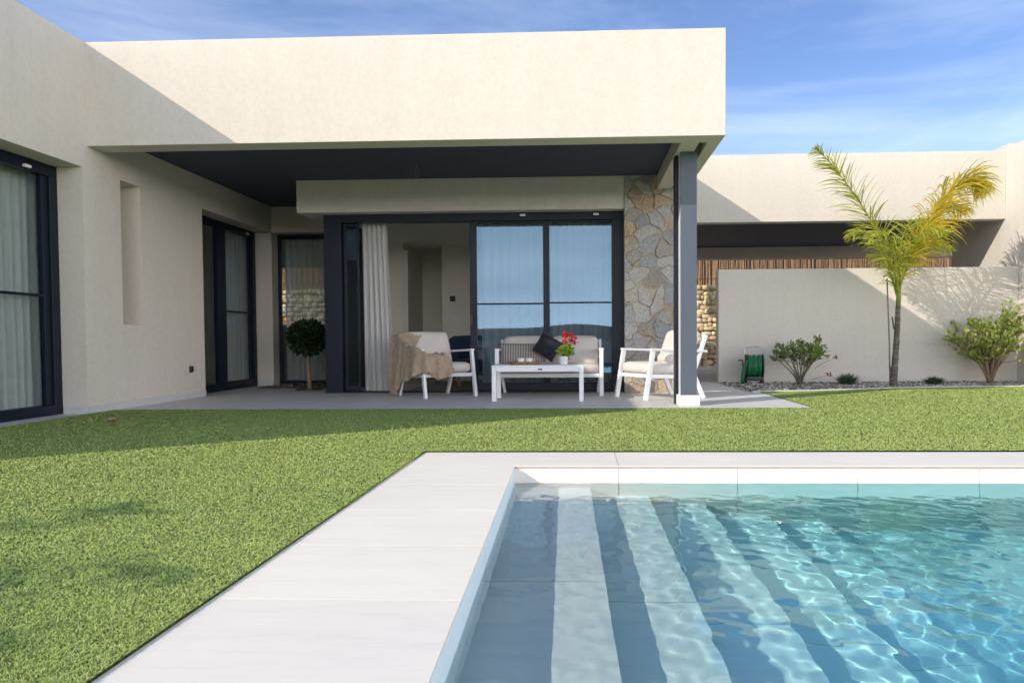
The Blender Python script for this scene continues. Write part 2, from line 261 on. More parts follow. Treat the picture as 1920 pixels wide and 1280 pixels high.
# ------------------------------------------------------------------ mesh helpers
class MB:
    def __init__(s): s.v = []; s.f = []
    def add(s, v, f):
        o = len(s.v); s.v += [tuple(p) for p in v]; s.f += [tuple(i + o for i in q) for q in f]; return s
    def box(s, x0, x1, y0, y1, z0, z1):
        return s.add([(x0, y0, z0), (x1, y0, z0), (x1, y1, z0), (x0, y1, z0), (x0, y0, z1), (x1, y0, z1), (x1, y1, z1), (x0, y1, z1)],
                     [(0, 3, 2, 1), (4, 5, 6, 7), (0, 1, 5, 4), (1, 2, 6, 5), (2, 3, 7, 6), (3, 0, 4, 7)])
    def bar(s, p, q, w, t, up=(0, 0, 1)):
        """rectangular bar from p to q, w across, t along the up side"""
        p, q = Vector(p), Vector(q); d = (q - p).normalized(); up = Vector(up)
        if abs(d.dot(up)) > .98: up = Vector((0, 1, 0))
        a = d.cross(up).normalized() * w / 2; b = a.cross(d).normalized() * t / 2
        v = [p - a - b, p + a - b, p + a + b, p - a + b, q - a - b, q + a - b, q + a + b, q - a + b]
        return s.add(v, [(0, 3, 2, 1), (4, 5, 6, 7), (0, 1, 5, 4), (1, 2, 6, 5), (2, 3, 7, 6), (3, 0, 4, 7)])
    def tube(s, pts, r, n=8, cap=True):
        pts = [Vector(p) for p in pts]; rs = r if isinstance(r, (list, tuple)) else [r] * len(pts)
        vs, fs = [], []; ref = Vector((0.13, .21, 1)).normalized()
        for k, p in enumerate(pts):
            d = (pts[min(k + 1, len(pts) - 1)] - pts[max(k - 1, 0)]).normalized()
            if abs(d.dot(ref)) > .97: ref = Vector((1, .1, 0)).normalized()
            a = d.cross(ref).normalized(); b = d.cross(a)
            for i in range(n):
                t = 2 * math.pi * i / n; vs.append(p + (a * math.cos(t) + b * math.sin(t)) * rs[k])
        for k in range(len(pts) - 1):
            for i in range(n): fs.append((k * n + i, k * n + (i + 1) % n, (k + 1) * n + (i + 1) % n, (k + 1) * n + i))
        if cap: fs.append(tuple(range(n))[::-1]); fs.append(tuple(range((len(pts) - 1) * n, len(pts) * n)))
        return s.add(vs, fs)
    def lathe(s, prof, c=(0, 0, 0), n=24):
        vs, fs = [], []
        for (r, z) in prof:
            for i in range(n):
                t = 2 * math.pi * i / n; vs.append((c[0] + r * math.cos(t), c[1] + r * math.sin(t), c[2] + z))
        for k in range(len(prof) - 1):
            for i in range(n): fs.append((k * n + i, k * n + (i + 1) % n, (k + 1) * n + (i + 1) % n, (k + 1) * n + i))
        return s.add(vs, fs)
    def prism(s, poly, z0, z1):
        n = len(poly); v = [(x, y, z0) for x, y in poly] + [(x, y, z1) for x, y in poly]
        return s.add(v, [tuple(range(n))[::-1], tuple(range(n, 2 * n))] + [(i, (i + 1) % n, n + (i + 1) % n, n + i) for i in range(n)])
    def grid(s, fn, nu, nv):
        vs = [fn(i / nu, j / nv) for j in range(nv + 1) for i in range(nu + 1)]
        return s.add(vs, [(j * (nu + 1) + i, j * (nu + 1) + i + 1, (j + 1) * (nu + 1) + i + 1, (j + 1) * (nu + 1) + i) for j in range(nv) for i in range(nu)])
    def cells(s, us, vs, keep, place, t0, t1):
        """slab between depths t0 and t1 cut into cells; cells where keep(u,v) is False are openings"""
        K = lambda i, j: 0 <= i < len(us) - 1 and 0 <= j < len(vs) - 1 and keep((us[i] + us[i + 1]) / 2, (vs[j] + vs[j + 1]) / 2)
        for i in range(len(us) - 1):
            for j in range(len(vs) - 1):
                if not K(i, j): continue
                a, b, c, d = us[i], us[i + 1], vs[j], vs[j + 1]
                for t in (t0, t1): s.add([place(a, c, t), place(b, c, t), place(b, d, t), place(a, d, t)], [(0, 1, 2, 3)])
                for (p, q, ok) in (((a, c), (b, c), K(i, j - 1)), ((a, d), (b, d), K(i, j + 1)), ((a, c), (a, d), K(i - 1, j)), ((b, c), (b, d), K(i + 1, j))):
                    if not ok: s.add([place(*p, t0), place(*q, t0), place(*q, t1), place(*p, t1)], [(0, 1, 2, 3)])
        return s
    def build(s, name, mat, parent=None, smooth=False, bevel=0, seg=2, merge=False, solid=0, loc=None):
        me = bpy.data.meshes.new(name); me.from_pydata(s.v, [], s.f); me.validate()
        if merge or bevel:
            bm = bmesh.new(); bm.from_mesh(me); bmesh.ops.remove_doubles(bm, verts=bm.verts, dist=1e-5)
            if merge: bmesh.ops.recalc_face_normals(bm, faces=bm.faces)
            bm.to_mesh(me); bm.free()
        me.materials.append(MT[mat] if isinstance(mat, str) else mat)
        if smooth: me.polygons.foreach_set('use_smooth', [True] * len(me.polygons))
        o = bpy.data.objects.new(name, me); C.objects.link(o)
        if parent: o.parent = parent
        if solid:
            md = o.modifiers.new('solid', 'SOLIDIFY'); md.thickness = solid
        if bevel:
            md = o.modifiers.new('bevel', 'BEVEL'); md.width = bevel; md.segments = seg; md.limit_method = 'ANGLE'; md.angle_limit = math.radians(40)
            me.polygons.foreach_set('use_smooth', [True] * len(me.polygons)); w = o.modifiers.new('wn', 'WEIGHTED_NORMAL'); w.keep_sharp = True
        return o
def tag(o, label=None, cat=None, group=None, kind=None):
    if label: o['label'] = label
    if cat: o['category'] = cat
    if group: o['group'] = group
    if kind: o['kind'] = kind
    return o
def thing(name, label, cat, loc=(0, 0, 0), rz=0, group=None):
    o = bpy.data.objects.new(name, None); C.objects.link(o); o.location = loc; o.rotation_euler = (0, 0, rz); o.empty_display_size = .2
    return tag(o, label, cat, group)
def copy_tree(o, parent=None):
    kids = [c for c in C.objects if c.parent == o]
    c = o.copy(); C.objects.link(c); c.parent = parent
    for k in kids: copy_tree(k, c)
    return c
def cushion(w, d, h, r=.04, bulge=.02, n=10):
    """rounded upholstered block centred on x, y, standing on z = 0"""
    mb = MB(); inner = (w / 2 - r, d / 2 - r, max(h / 2 - r, .002))
    def put(p):
        q = [max(-i, min(i, c)) for c, i in zip(p, inner)]; e = Vector(p) - Vector(q)
        if e.length > 1e-9: e = e.normalized() * min(r, h / 2)
        o = Vector(q) + e; u, v = 2 * p[0] / w, 2 * p[1] / d
        o.z += (1 if p[2] > 0 else -1) * bulge * max(0, 1 - u * u) * max(0, 1 - v * v) * (abs(p[2]) / (h / 2))
        o.x += .5 * bulge * u * (1 - v * v) * (1 - (2 * p[2] / h) ** 2) * .6; o.y += .5 * bulge * v * (1 - u * u) * (1 - (2 * p[2] / h) ** 2) * .6
        return (o.x, o.y, o.z + h / 2)
    for ax in range(3):
        for sg in (-1, 1):
            dims = (w / 2, d / 2, h / 2); a, b = (ax + 1) % 3, (ax + 2) % 3
            def fn(u, v):
                p = [0, 0, 0]; p[ax] = sg * dims[ax]; p[a] = (2 * u - 1) * dims[a] * (sg); p[b] = (2 * v - 1) * dims[b]; return put(p)
            mb.grid(fn, n, n if ax != 2 else n)
    return mb
def pillow(w, h, t, n=14):
    """soft square pillow in the xz plane, thickness along y, centred"""
    mb = MB()
    for sg in (-1, 1):
        def fn(u, v):
            x, z = 2 * u - 1, 2 * v - 1; k = (max(0, 1 - x ** 2) * max(0, 1 - z ** 2)) ** .42
            pin = 1 - .05 * (1 - abs(x)) * z * z; pin2 = 1 - .05 * (1 - abs(z)) * x * x
            return (x * w / 2 * pin2, sg * t / 2 * k * (1 + .06 * math.sin(5 * x + 3 * z)), z * h / 2 * pin)
        mb.grid(fn, n, n)
    return mb
def fast_mesh(name, co, quads, tris, mat, smooth=False):
    me = bpy.data.meshes.new(name); nv, nq, nt = len(co), len(quads), len(tris)
    me.vertices.add(nv); me.vertices.foreach_set('co', np.asarray(co, np.float32).ravel())
    li = np.concatenate([np.asarray(quads, np.int32).ravel(), np.asarray(tris, np.int32).ravel()]) if nt else np.asarray(quads, np.int32).ravel()
    me.loops.add(len(li)); me.loops.foreach_set('vertex_index', li)
    st = np.concatenate([np.arange(nq) * 4, nq * 4 + np.arange(nt) * 3]).astype(np.int32)
    me.polygons.add(nq + nt); me.polygons.foreach_set('loop_start', st)
    if smooth: me.polygons.foreach_set('use_smooth', np.ones(nq + nt, bool))
    me.update(calc_edges=True); me.validate(); me.materials.append(MT[mat])
    o = bpy.data.objects.new(name, me); C.objects.link(o); return o

# ------------------------------------------------------------------ key positions (metres)
XW, YF, YC, YD, YB = -4.288, 6.594, 10.61, 9.07, 8.90
ZS, ZT, ZC, ZL = 2.344, 3.24, 2.507, 2.15
XF = 1.243
def pool_left(y): return -.323 + .0189 * (3.765 - y)            # inner pool edge, left side
def coping_left(y): return -.86 - .0123 * (4.223 - y)
YPI, YPO = 3.767, 4.232                                          # inner and outer far edge

# ------------------------------------------------------------------ ground, lawn, patio, path, hills
xs = [-3000, -4.24, -.9, 7.0, 3000]
g = MB(); X0 = -.93
g.cells([-3000, X0, 7.0, 3000], [-3000, -3, 4.2, 3000], lambda u, v: not (X0 < u < 7 and -3 < v < 4.2), lambda u, v, t: (u, v, t), -.06, -.03)
tag(g.build('ground', 'field'), kind='structure')
h = MB(); N = 120
def hill(u, v):
    a = 2 * math.pi * u; R = 700 + 300 * v
    hgt = 5 + 7 * (.5 + .5 * math.sin(a * 3 + 1)) + 5 * (.5 + .5 * math.sin(a * 7.0)) + 2.5 * math.sin(a * 23) + 1.2 * math.sin(a * 51)
    return (R * math.cos(a), R * math.sin(a), -.5 + hgt * math.sin(math.pi * v))
h.grid(hill, 360, 6); tag(h.build('hills', 'hill', smooth=True), kind='structure')

def kerb_y(x):
    pts = [(1.96, 8.98), (2.17, 8.95), (2.55, 9.0), (2.97, 9.14), (3.5, 9.36), (3.99, 9.52), (4.68, 9.64), (5.5, 9.70), (9, 9.75)]
    return float(np.interp(x, [p[0] for p in pts], [p[1] for p in pts]))
lawn = MB()
kx = [2.08, 2.17, 2.35, 2.55, 2.75, 2.97, 3.25, 3.5, 3.75, 3.99, 4.35, 4.68, 5.1, 5.5, 6.0]
lawn.add([(XW + .05, -6, .017), (-.95, -6, .017), (coping_left(-3) , -3, .017), (-.86, 4.223, .017), (-.86, 6.866, .017), (XW + .05, 6.866, .017)], [(0, 1, 2, 3, 4, 5)])
lawn.add([(-.86, 4.223, .017), (7, YPO + .01, .017), (7, 6.866, .017), (-.86, 6.866, .017)], [(0, 1, 2, 3)])
lp = [(2.08, 6.866), (6.0, 6.866)] + [(x, kerb_y(x)) for x in reversed(kx)]
lawn.add([(x, y, .017) for x, y in lp], [tuple(range(len(lp)))])
tag(lawn.build('lawn', 'turfbase'), kind='structure')
p = MB(); p.prism([(XW - .24, 6.866), (2.08, 6.866), (2.08, 8.96), (1.96, 9.0), (1.925, 10.86), (XW - .24, 10.95)], -.05, .012)
tag(p.build('patio', 'patio', bevel=.004), kind='structure')
p = MB(); p.prism([(1.26, 10.90), (1.93, 10.90), (3.2, 16.0), (1.26, 16.0)], -.05, .017)
tag(p.build('path', 'path'), kind='structure')
p = MB(); p.prism([(XW - .24, 2.9), (XW + .035, 2.9), (XW + .035, 6.86), (XW - .24, 6.86)], -.05, .012)
tag(p.build('wing_apron', 'patio', bevel=.003), kind='structure')
k = MB(); kxx = [2.0] + list(np.linspace(2.1, 6.0, 40))
kl = [(x, kerb_y(x) - .015) for x in kxx]; ku = [(x, kerb_y(x) + .05) for x in reversed(kxx)]
k.prism(kl + ku, -.03, .028); tag(k.build('kerb', 'kerb', bevel=.006), kind='structure')
p = MB(); gp = [(x, kerb_y(x) + .05) for x in kxx] + [(6.03, 10.86), (1.90, 10.86)]
p.prism(gp, -.05, .004); tag(p.build('gravel_bed', 'earth'), kind='structure')

# pebbles
nst = 5200; px_ = rng.uniform(1.95, 5.95, nst); ky = np.array([kerb_y(x) + .06 for x in px_]); py_ = ky + rng.random(nst) ** .9 * (10.84 - ky)
base = np.array([(1, 0, 0), (-1, 0, 0), (0, 1, 0), (0, -1, 0), (0, 0, 1), (0, 0, -1), (.62, .62, .5), (-.62, .62, .5), (-.62, -.62, .5), (.62, -.62, .5)], float)
from itertools import product
ico = bmesh.new(); bmesh.ops.create_icosphere(ico, subdivisions=1, radius=1); icv = np.array([v.co[:] for v in ico.verts]); icf = np.array([[v.index for v in f.verts] for f in ico.faces])
ico2 = bmesh.new(); bmesh.ops.create_icosphere(ico2, subdivisions=2, radius=1); icv2 = np.array([v.co[:] for v in ico2.verts]); icf2 = np.array([[v.index for v in f.verts] for f in ico2.faces])
def stones(name, pos, size, mat, v0, f0, rough=.22, flat=None):
    n = len(pos); nv = len(v0); co = np.zeros((n, nv, 3))
    ang = rng.uniform(0, 6.28, n); ca, sa = np.cos(ang), np.sin(ang)
    pv = v0[None] * (1 + rough * rng.standard_normal((n, nv, 1))) * size[:, None, :]
    if flat is None:
        co[..., 0] = pv[..., 0] * ca[:, None] - pv[..., 1] * sa[:, None]; co[..., 1] = pv[..., 0] * sa[:, None] + pv[..., 1] * ca[:, None]; co[..., 2] = pv[..., 2]
    else: co = pv
    co += pos[:, None, :]
    fs = (f0[None] + (np.arange(n) * nv)[:, None, None]).reshape(-1, 3)
    return fast_mesh(name, co.reshape(-1, 3), np.zeros((0, 4), np.int32), fs, mat, True)
sz = rng.uniform(.009, .024, (nst, 1)) * np.array([[1.2, 1, .7]]) * rng.uniform(.8, 1.25, (nst, 3))
o = stones('gravel', np.c_[px_, py_, .006 + sz[:, 2] * .5], sz, 'pebble', icv, icf, .12); tag(o, kind='stuff')

# ------------------------------------------------------------------ pool
pool = thing('swimming_pool', 'tiled swimming pool with pale stone rim and wide underwater steps', 'pool')
ylo, xr = -3.0, 6.6
cp = MB()
L0, L1 = (coping_left(4.223), 4.223), (coping_left(ylo), ylo); I0, I1 = (pool_left(YPI), YPI), (pool_left(ylo), ylo)
# left run of coping slabs
yj = [YPI] + [YPI - .49 * k for k in range(1, 15)]; yj = [y for y in yj if y > ylo] + [ylo]
gp_ = .0013
for a, b in zip(yj[:-1], yj[1:]):
    a2, b2 = a - gp_, b + gp_
    cp.prism([(coping_left(b2), b2), (pool_left(b2), b2), (pool_left(a2), a2), (coping_left(a2), a2)], -.0022, .010)
# far run
xj = [coping_left(4.0)] + [-.39 + .579 * k for k in range(1, 13)]
for k, (a, b) in enumerate(zip(xj[:-1], xj[1:])):
    ya = YPO - .009 + .003 * k * .3
    cp.prism([((a if k else coping_left(YPI)) + (gp_ if k else 0), YPI + (gp_ if k == 0 else 0)), (b - gp_, YPI + (gp_ if k == 0 else 0)), (b - gp_, ya), ((a if k else coping_left(ya)) + (gp_ if k else 0), ya)], -.0022, .010)
cp.build('coping', 'coping', pool)
cb = MB(); cb.prism([L0, L1, (I1[0] - .035, ylo), (I0[0] - .035, YPI + .025), (xr, YPI + .025), (xr, YPO - .02)], -.06, -.003)
cb.build('coping_bed', 'skirt', pool)
edge = MB(); edge.box(I0[0], xr, YPI - .003, YPI - .0003, -.003, .0065)
edge.build('edge_trim', plain('clay_edge', (.50, .36, .28), .7), pool)
wl_ = MB()
def wall_tiles(pa, pb, step, first, nin):
    d = (Vector(pb) - Vector(pa)); Ln = d.length; d.normalize(); t = first; cuts = [0]
    while t < Ln: cuts.append(t); t += step
    cuts.append(Ln)
    for a, b in zip(cuts[:-1], cuts[1:]):
        A, B = Vector(pa) + d * (a + .0015), Vector(pa) + d * (b - .0015)
        wl_.prism([tuple(A), tuple(B), tuple(B + Vector(nin)), tuple(A + Vector(nin))], -1.2, -.004)
wall_tiles((I0[0] - .0005, YPI), (xr, YPI), .579, .513, (0, .02))
wl_.build('wall_tiles', 'coping', pool)
ws = MB(); ws.add([(I0[0] - .002, YPI + .004, -1.3), (xr, YPI + .004, -1.3), (xr, YPI + .004, -.01), (I0[0] - .002, YPI + .004, -.01)], [(0, 1, 2, 3)])
ws.add([(xr, YPI, -1.3), (xr, ylo, -1.3), (xr, ylo, -.01), (xr, YPI, -.01)], [(0, 1, 2, 3)])
ws.add([(xr, ylo, -1.3), (-1, ylo, -1.3), (-1, ylo, -.01), (xr, ylo, -.01)], [(0, 1, 2, 3)])
ws.build('grout', plain('grey_grout', (.22, .22, .22), .9), pool)
lw = MB(); lw.add([(*I0, -1.2), (*I1, -1.2), (*I1, -.004), (*I0, -.004)], [(0, 1, 2, 3)])
lw.build('side_wall', 'pooltile', pool)
offs = [0, .372, .655, .935, 1.225, 1.515]; zst = [-.20, -.372, -.536, -.70, -.862]
for a, b, z in zip(offs[:-1], offs[1:], zst):
    A_, B_, C_, D_ = (pool_left(YPI) + a, YPI - .001), (pool_left(YPI) + b, YPI - .001), (pool_left(ylo) + b, ylo), (pool_left(ylo) + a, ylo)
    zn = dict(zip(zst, zst[1:] + [-1.02]))[z]
    st = MB(); st.add([(*A_, z), (*B_, z), (*C_, z), (*D_, z), (*B_, zn), (*C_, zn)], [(0, 3, 2, 1), (1, 2, 5, 4)])
    st.build('step', 'pooltile', pool)
fl = MB(); fl.add([(1.1, ylo, -1.02), (xr, ylo, -1.02), (xr, YPI, -1.02), (1.1, YPI, -1.02)], [(0, 1, 2, 3)]); fl.build('floor_tiles', 'pooltile', pool)
for o in C.objects:
    if o.parent == pool: o.cycles.is_caustics_receiver = True

ZWT = -.075
nx, ny = 520, 620
gx = np.concatenate([np.linspace(-2.4, -.03, 60), np.linspace(0, 2.9, 480), np.linspace(2.95, 6.95, 41)]); gy = np.concatenate([np.linspace(ylo, .8, 90)[:-1], np.linspace(.8, YPI, 480)])  # left stretch hidden under coping and lawn, added to help sunlight underwater
GX, GY = np.meshgrid(gx, gy); PX = GX + np.array([pool_left(y) for y in gy])[:, None]
WAVES = ((.60, .0008, 5), (.30, .0004, 9), (.15, .00045, 16), (.09, .00027, 18), (.055, .00009, 16))
Z = np.zeros_like(PX); wr = np.random.default_rng(3)
amp_env = .45 + .55 * np.clip(GX / 1.2, 0, 1)
for lam, a, nn in WAVES:
    for _ in range(nn):
        th = wr.uniform(0, 6.283); kk = 2 * math.pi / (lam * wr.uniform(.8, 1.25)); ph = wr.uniform(0, 6.283)
        Z += a / math.sqrt(nn) * np.sin(kk * (PX * math.cos(th) + GY * math.sin(th)) + ph + .9 * np.sin(1.7 * PX + 2.3 * GY + ph))
Z = ZWT + Z * amp_env
nyy, nxx = PX.shape; idx = np.arange(nyy * nxx).reshape(nyy, nxx)
qd = np.stack([idx[:-1, :-1], idx[:-1, 1:], idx[1:, 1:], idx[1:, :-1]], -1).reshape(-1, 4)
def water_mat():
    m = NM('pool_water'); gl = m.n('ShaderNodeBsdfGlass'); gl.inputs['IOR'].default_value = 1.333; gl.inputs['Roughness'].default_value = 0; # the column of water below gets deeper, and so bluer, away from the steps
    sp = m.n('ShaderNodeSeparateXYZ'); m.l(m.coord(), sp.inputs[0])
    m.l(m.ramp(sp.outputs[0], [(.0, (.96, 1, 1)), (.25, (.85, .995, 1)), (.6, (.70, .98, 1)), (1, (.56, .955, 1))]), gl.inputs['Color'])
    m.l(gl.outputs[0], m.out.inputs['Surface'])
    return m.m
MT['water'] = water_mat()
water = fast_mesh('water', np.stack([PX, GY, Z], -1).reshape(-1, 3), qd, np.zeros((0, 3), np.int32), 'water', True)
tag(water, kind='structure'); water.cycles.is_caustics_caster = True

# ------------------------------------------------------------------ the house
P3x = lambda u, v, t: (t, u, v)          # u along Y, v up, t along X
P3y = lambda u, v, t: (u, t, v)          # u along X, v up, t along Y
house = thing('house', 'cream rendered flat roofed villa with deep covered terrace and dark framed sliding doors', 'house', (0, 0, 0))
H = house
Y0, YR = 2.96, 13.3
# wing wall with its openings
w = MB()
def wing_keep(y, z):
    if 3.5 < y < 6.52 and z < ZL: return False
    if 7.07 < y < 7.395 and .80 < z < ZL: return False
    if 8.63 < y < YC and z < ZL: return False
    return True
w.cells([Y0, 3.5, 6.52, 7.07, 7.395, 8.63, YC], [-.05, .80, ZL, ZT], wing_keep, P3x, XW - .36, XW)
w.build('wing_wall', 'stucco', H, merge=True)
nb = MB(); nb.box(XW - .40, XW - .362, 7.02, 7.45, .75, 2.2); nb.build('niche_back', 'stucco', H)
# the rest of the wing
w = MB(); w.box(-9, XW - .362, Y0, Y0 + .3, -.05, ZT); w.box(-9.3, -9.002, Y0, YR, -.05, ZT); w.build('end_wall', 'stucco', H)
w = MB(); w.box(-9, XW - .362, Y0 + .302, YR, 2.75, 2.9); w.box(XW - .36, .9, YC + .3, YR, 2.75, 2.9); w.box(XW - .02, 1.128, 6.84, YC + .298, 2.56, 2.9); w.build('roof', 'stucco_white', H)
# back wall of the nook with window opening
w = MB(); w.cells([XW - .36, XW - .004, -2.96], [-.05, .02, ZL, 2.56], lambda x, z: not (x > XW - .004 and .02 < z < ZL), P3y, YC + .002, YC + .3); w.build('nook_wall', 'stucco', H)
# rear wall with a window to the rubble wall behind
w = MB(); w.cells([-9, -5.6, -4.46, 1.2], [-.05, .92, 1.93, ZT], lambda x, z: not (-5.6 < x < -4.46 and .92 < z < 1.93), P3y, YR, YR + .25); w.build('rear_wall', 'stucco', H)
w = MB(); w.box(1.0, 1.24, 9.52, YR, -.05, ZT - .9); w.build('side_wall', 'stucco', H)
# terrace roof: fascia, rim, ceiling
w = MB(); w.box(XW - .02, XF, YF, YF + .236, ZS, ZT); w.box(1.13, XF, YF + .2365, YR, ZS, ZT); w.build('fascia', 'stucco', H, bevel=.006)
w = MB(); w.box(XW - .02, 1.1298, YF + .2362, YB + .25, ZC, ZC + .05); w.box(XW - .02, -2.9, YB + .2502, YC + .001, ZC, ZC + .05); w.build('terrace_ceiling', 'dark', H)
w = MB(); w.box(.896, 1.06, YF + .2364, YB - .002, ZS + .002, ZC - .001); w.build('cross_beam', 'stucco', H, bevel=.005)
w = MB(); w.box(-3.295, .523, YB, YD + .16, 2.13, ZC - .001); w.box(-3.295, -2.83, YD + .1602, YC, 2.13, ZC - .001); w.build('door_lintel', 'stucco', H, bevel=.005)
def stone_face():
    """flagstones set in mortar: every stone has its own height, tilt, tone and rusty edges"""
    rg = np.random.default_rng(21); x0, x1, z0, z1 = .5235, 1.118, -.05, ZC - .0015; nx_, nz_ = 132, 560
    gx_, gz_ = np.meshgrid(np.linspace(x0, x1, nx_), np.linspace(z0, z1, nz_))
    sd_ = []
    while len(sd_) < 74:                                              # spaced-out random centres
        p = np.array([rg.uniform(x0 - .12, x1 + .12), rg.uniform(z0 - .12, z1 + .12)])
        if all(np.hypot(*((p - q) * [1, 1.05])) > .092 + .05 * rg.random() for q in sd_): sd_.append(p)
    sd_ = np.array(sd_); ns = len(sd_)
    def wob(fx, fz, ph): return np.sin(gx_ * fx + 1.7 * np.sin(gz_ * fz * .6 + ph)) * np.cos(gz_ * fz + 1.3 * np.sin(gx_ * fx * .5 + ph))
    wx = gx_ + .014 * wob(19, 23, 1) + .006 * wob(57, 49, 2); wz = gz_ + .014 * wob(23, 17, 4) + .006 * wob(47, 61, 5)
    ang = rg.uniform(0, 3.14, ns); st = rg.uniform(.72, 1.3, ns)
    D = np.empty((ns,) + gx_.shape)
    for k in range(ns):
        dx, dz = wx - sd_[k, 0], wz - sd_[k, 1]; c, s_ = math.cos(ang[k]), math.sin(ang[k]); D[k] = np.hypot((dx * c + dz * s_) * st[k], (-dx * s_ + dz * c) / st[k])
    o_ = np.argsort(D, axis=0)[:2]; d1 = np.take_along_axis(D, o_[:1], 0)[0]; d2 = np.take_along_axis(D, o_[1:2], 0)[0]; idx_ = o_[0]; e = (d2 - d1)
    face = np.clip((e - .003) / .011, 0, 1); face = face * face * (3 - 2 * face)
    hgt_ = rg.uniform(.006, .022, ns)[idx_] + rg.normal(0, .05, ns)[idx_] * (gx_ - sd_[idx_, 0]) + rg.normal(0, .05, ns)[idx_] * (gz_ - sd_[idx_, 1])
    rough_ = .0022 * wob(140, 120, 3) + .0018 * wob(90, 210, 6)
    y = YB - face * (np.clip(hgt_, .003, .03) + rough_) + .0
    pal = np.array([(.30, .31, .32), (.40, .405, .41), (.35, .33, .29), (.45, .44, .42), (.38, .385, .40), (.44, .36, .26), (.48, .44, .37), (.27, .275, .285)])
    cs = pal[rg.choice(len(pal), ns, p=[.16, .2, .14, .16, .14, .09, .07, .04])] * rg.uniform(.88, 1.14, (ns, 1)); colr = cs[idx_]
    rust = np.clip(1 - e / .05, 0, 1) * (rg.random(ns) ** 1.2)[idx_] * np.clip(.5 + .8 * wob(11, 9, 7), 0, 1); rust += .6 * np.clip(wob(8, 6, 9) - .45, 0, 1)
    rust = np.clip(rust, 0, .85)[..., None]; colr = colr * (1 - rust) + np.array([.46, .30, .15]) * rust
    mort = np.array([.40, .365, .31]) * (1 + .15 * wob(60, 70, 8))[..., None]; colr = mort * (1 - face[..., None]) + colr * face[..., None]
    id_ = np.arange(nx_ * nz_).reshape(nz_, nx_); qd_ = np.stack([id_[:-1, :-1], id_[:-1, 1:], id_[1:, 1:], id_[1:, :-1]], -1).reshape(-1, 4)
    o = fast_mesh('stone_cladding', np.stack([gx_, y, gz_], -1).reshape(-1, 3), qd_, np.zeros((0, 3), np.int32), 'stone', True); o.parent = H
    at = o.data.color_attributes.new('Col', 'FLOAT_COLOR', 'POINT'); at.data.foreach_set('color', np.c_[colr.reshape(-1, 3), np.ones(nx_ * nz_)].astype(np.float32).ravel())
stone_face()
w = MB(); w.box(.5237, 1.1178, YB + .002, YB + .6, -.05, ZC - .002); w.build('pier_core', 'kerb', H)
# skirting
for q in ((XW + .0005, XW + .009, 6.53, 8.625), (XW - .215, XW + .009, 6.511, 6.5195), (XW - .22, XW - .004, YC - .008, YC + .001)):
    w = MB(); w.box(*q, .012, .078); w.build('skirting', 'skirt', H)
ot = thing('wall_socket', 'small black outdoor socket low on the cream wing wall', 'socket', (XW, 8.296, .333))
b = MB(); b.box(.0, .02, -.032, .032, -.036, .036); b.build('cover', 'black', ot, bevel=.006)
b = MB(); b.box(.0202, .026, -.024, .024, -.018, .026); b.build('flap', 'black', ot, bevel=.003)

def frame_part(name, rects, place, t0, t1, mat='alu', parent=None, bevel=.004):
    mb = MB()
    for (a, b, c, d) in rects:
        p0, p1 = place(a, c, t0), place(b, d, t1)
        lo = [min(i, j) for i, j in zip(p0, p1)]; hi = [max(i, j) for i, j in zip(p0, p1)]
        mb.box(lo[0], hi[0], lo[1], hi[1], lo[2], hi[2])
    return mb.build(name, mat, parent, bevel=bevel)
def pane(a, b, c, d, place, t, mat, parent):
    mb = MB(); mb.add([place(a, c, t), place(b, c, t), place(b, d, t), place(a, d, t)], [(0, 1, 2, 3)]); return mb.build('pane', mat, parent)
def part(name, label=None):
    e = bpy.data.objects.new(name, None); C.objects.link(e); e.parent = H
    if label: e['label'] = label
    return e
# wing window
wx = XW - .222
wd = part('patio_door', 'tall dark framed patio door with curtain in the wing wall')
frame_part('frame', [(3.48, 6.518, 2.05, 2.145), (3.48, 6.518, .014, .10), (6.42, 6.518, .1002, 2.0498), (3.48, 3.58, .1002, 2.0498)], P3x, wx - .09, wx, parent=wd)
frame_part('sash', [(6.345, 6.418, .102, 2.048), (3.582, 6.344, 1.022, 1.045)], P3x, wx - .065, wx - .02, parent=wd, bevel=.003)
pane(3.55, 6.35, .09, 2.06, P3x, wx - .045, 'glass_dim', wd)
b = MB(); b.box(wx + .0005, wx + .03, 6.10, 6.17, 2.062, 2.085); b.build('door_catch', 'white_plastic', wd, bevel=.003)
# wing door under the terrace
wd = part('patio_door', 'narrow two leaf dark framed door under the terrace roof')
frame_part('frame', [(8.60, YC - .03, 2.07, 2.148), (8.60, YC - .03, .013, .05), (YC - .11, YC - .03, .0502, 2.0698)], P3x, wx - .09, wx, parent=wd)
frame_part('sash', [(9.49, 9.70, .052, 2.068), (9.702, YC - .112, .052, .12), (9.702, YC - .112, 1.015, 1.037), (8.65, 9.488, .052, .10)], P3x, wx - .075, wx - .012, parent=wd, bevel=.003)
pane(8.62, 9.50, .05, 2.08, P3x, wx - .06, 'glass_dim', wd); pane(9.69, YC - .10, .1, 2.08, P3x, wx - .03, 'glass_dim', wd)
b = MB(); b.box(wx + .0005, wx + .025, 10.28, 10.34, 2.085, 2.108); b.build('door_catch', 'white_plastic', wd, bevel=.003)
# nook window
wd = part('window', 'tall fixed window at the back of the nook')
ny_ = YC + .27
frame_part('frame', [(XW - .03, XW + .035, .025, ZL - .004), (XW + .0352, -2.97, ZL - .07, ZL - .004), (XW + .0352, -2.97, .025, .075), (-3.03, -2.97, .0752, ZL - .0702)], P3y, ny_ - .05, ny_, parent=wd)
pane(XW, -3.0, .05, 2.12, P3y, ny_ - .02, 'glass_dim', wd)
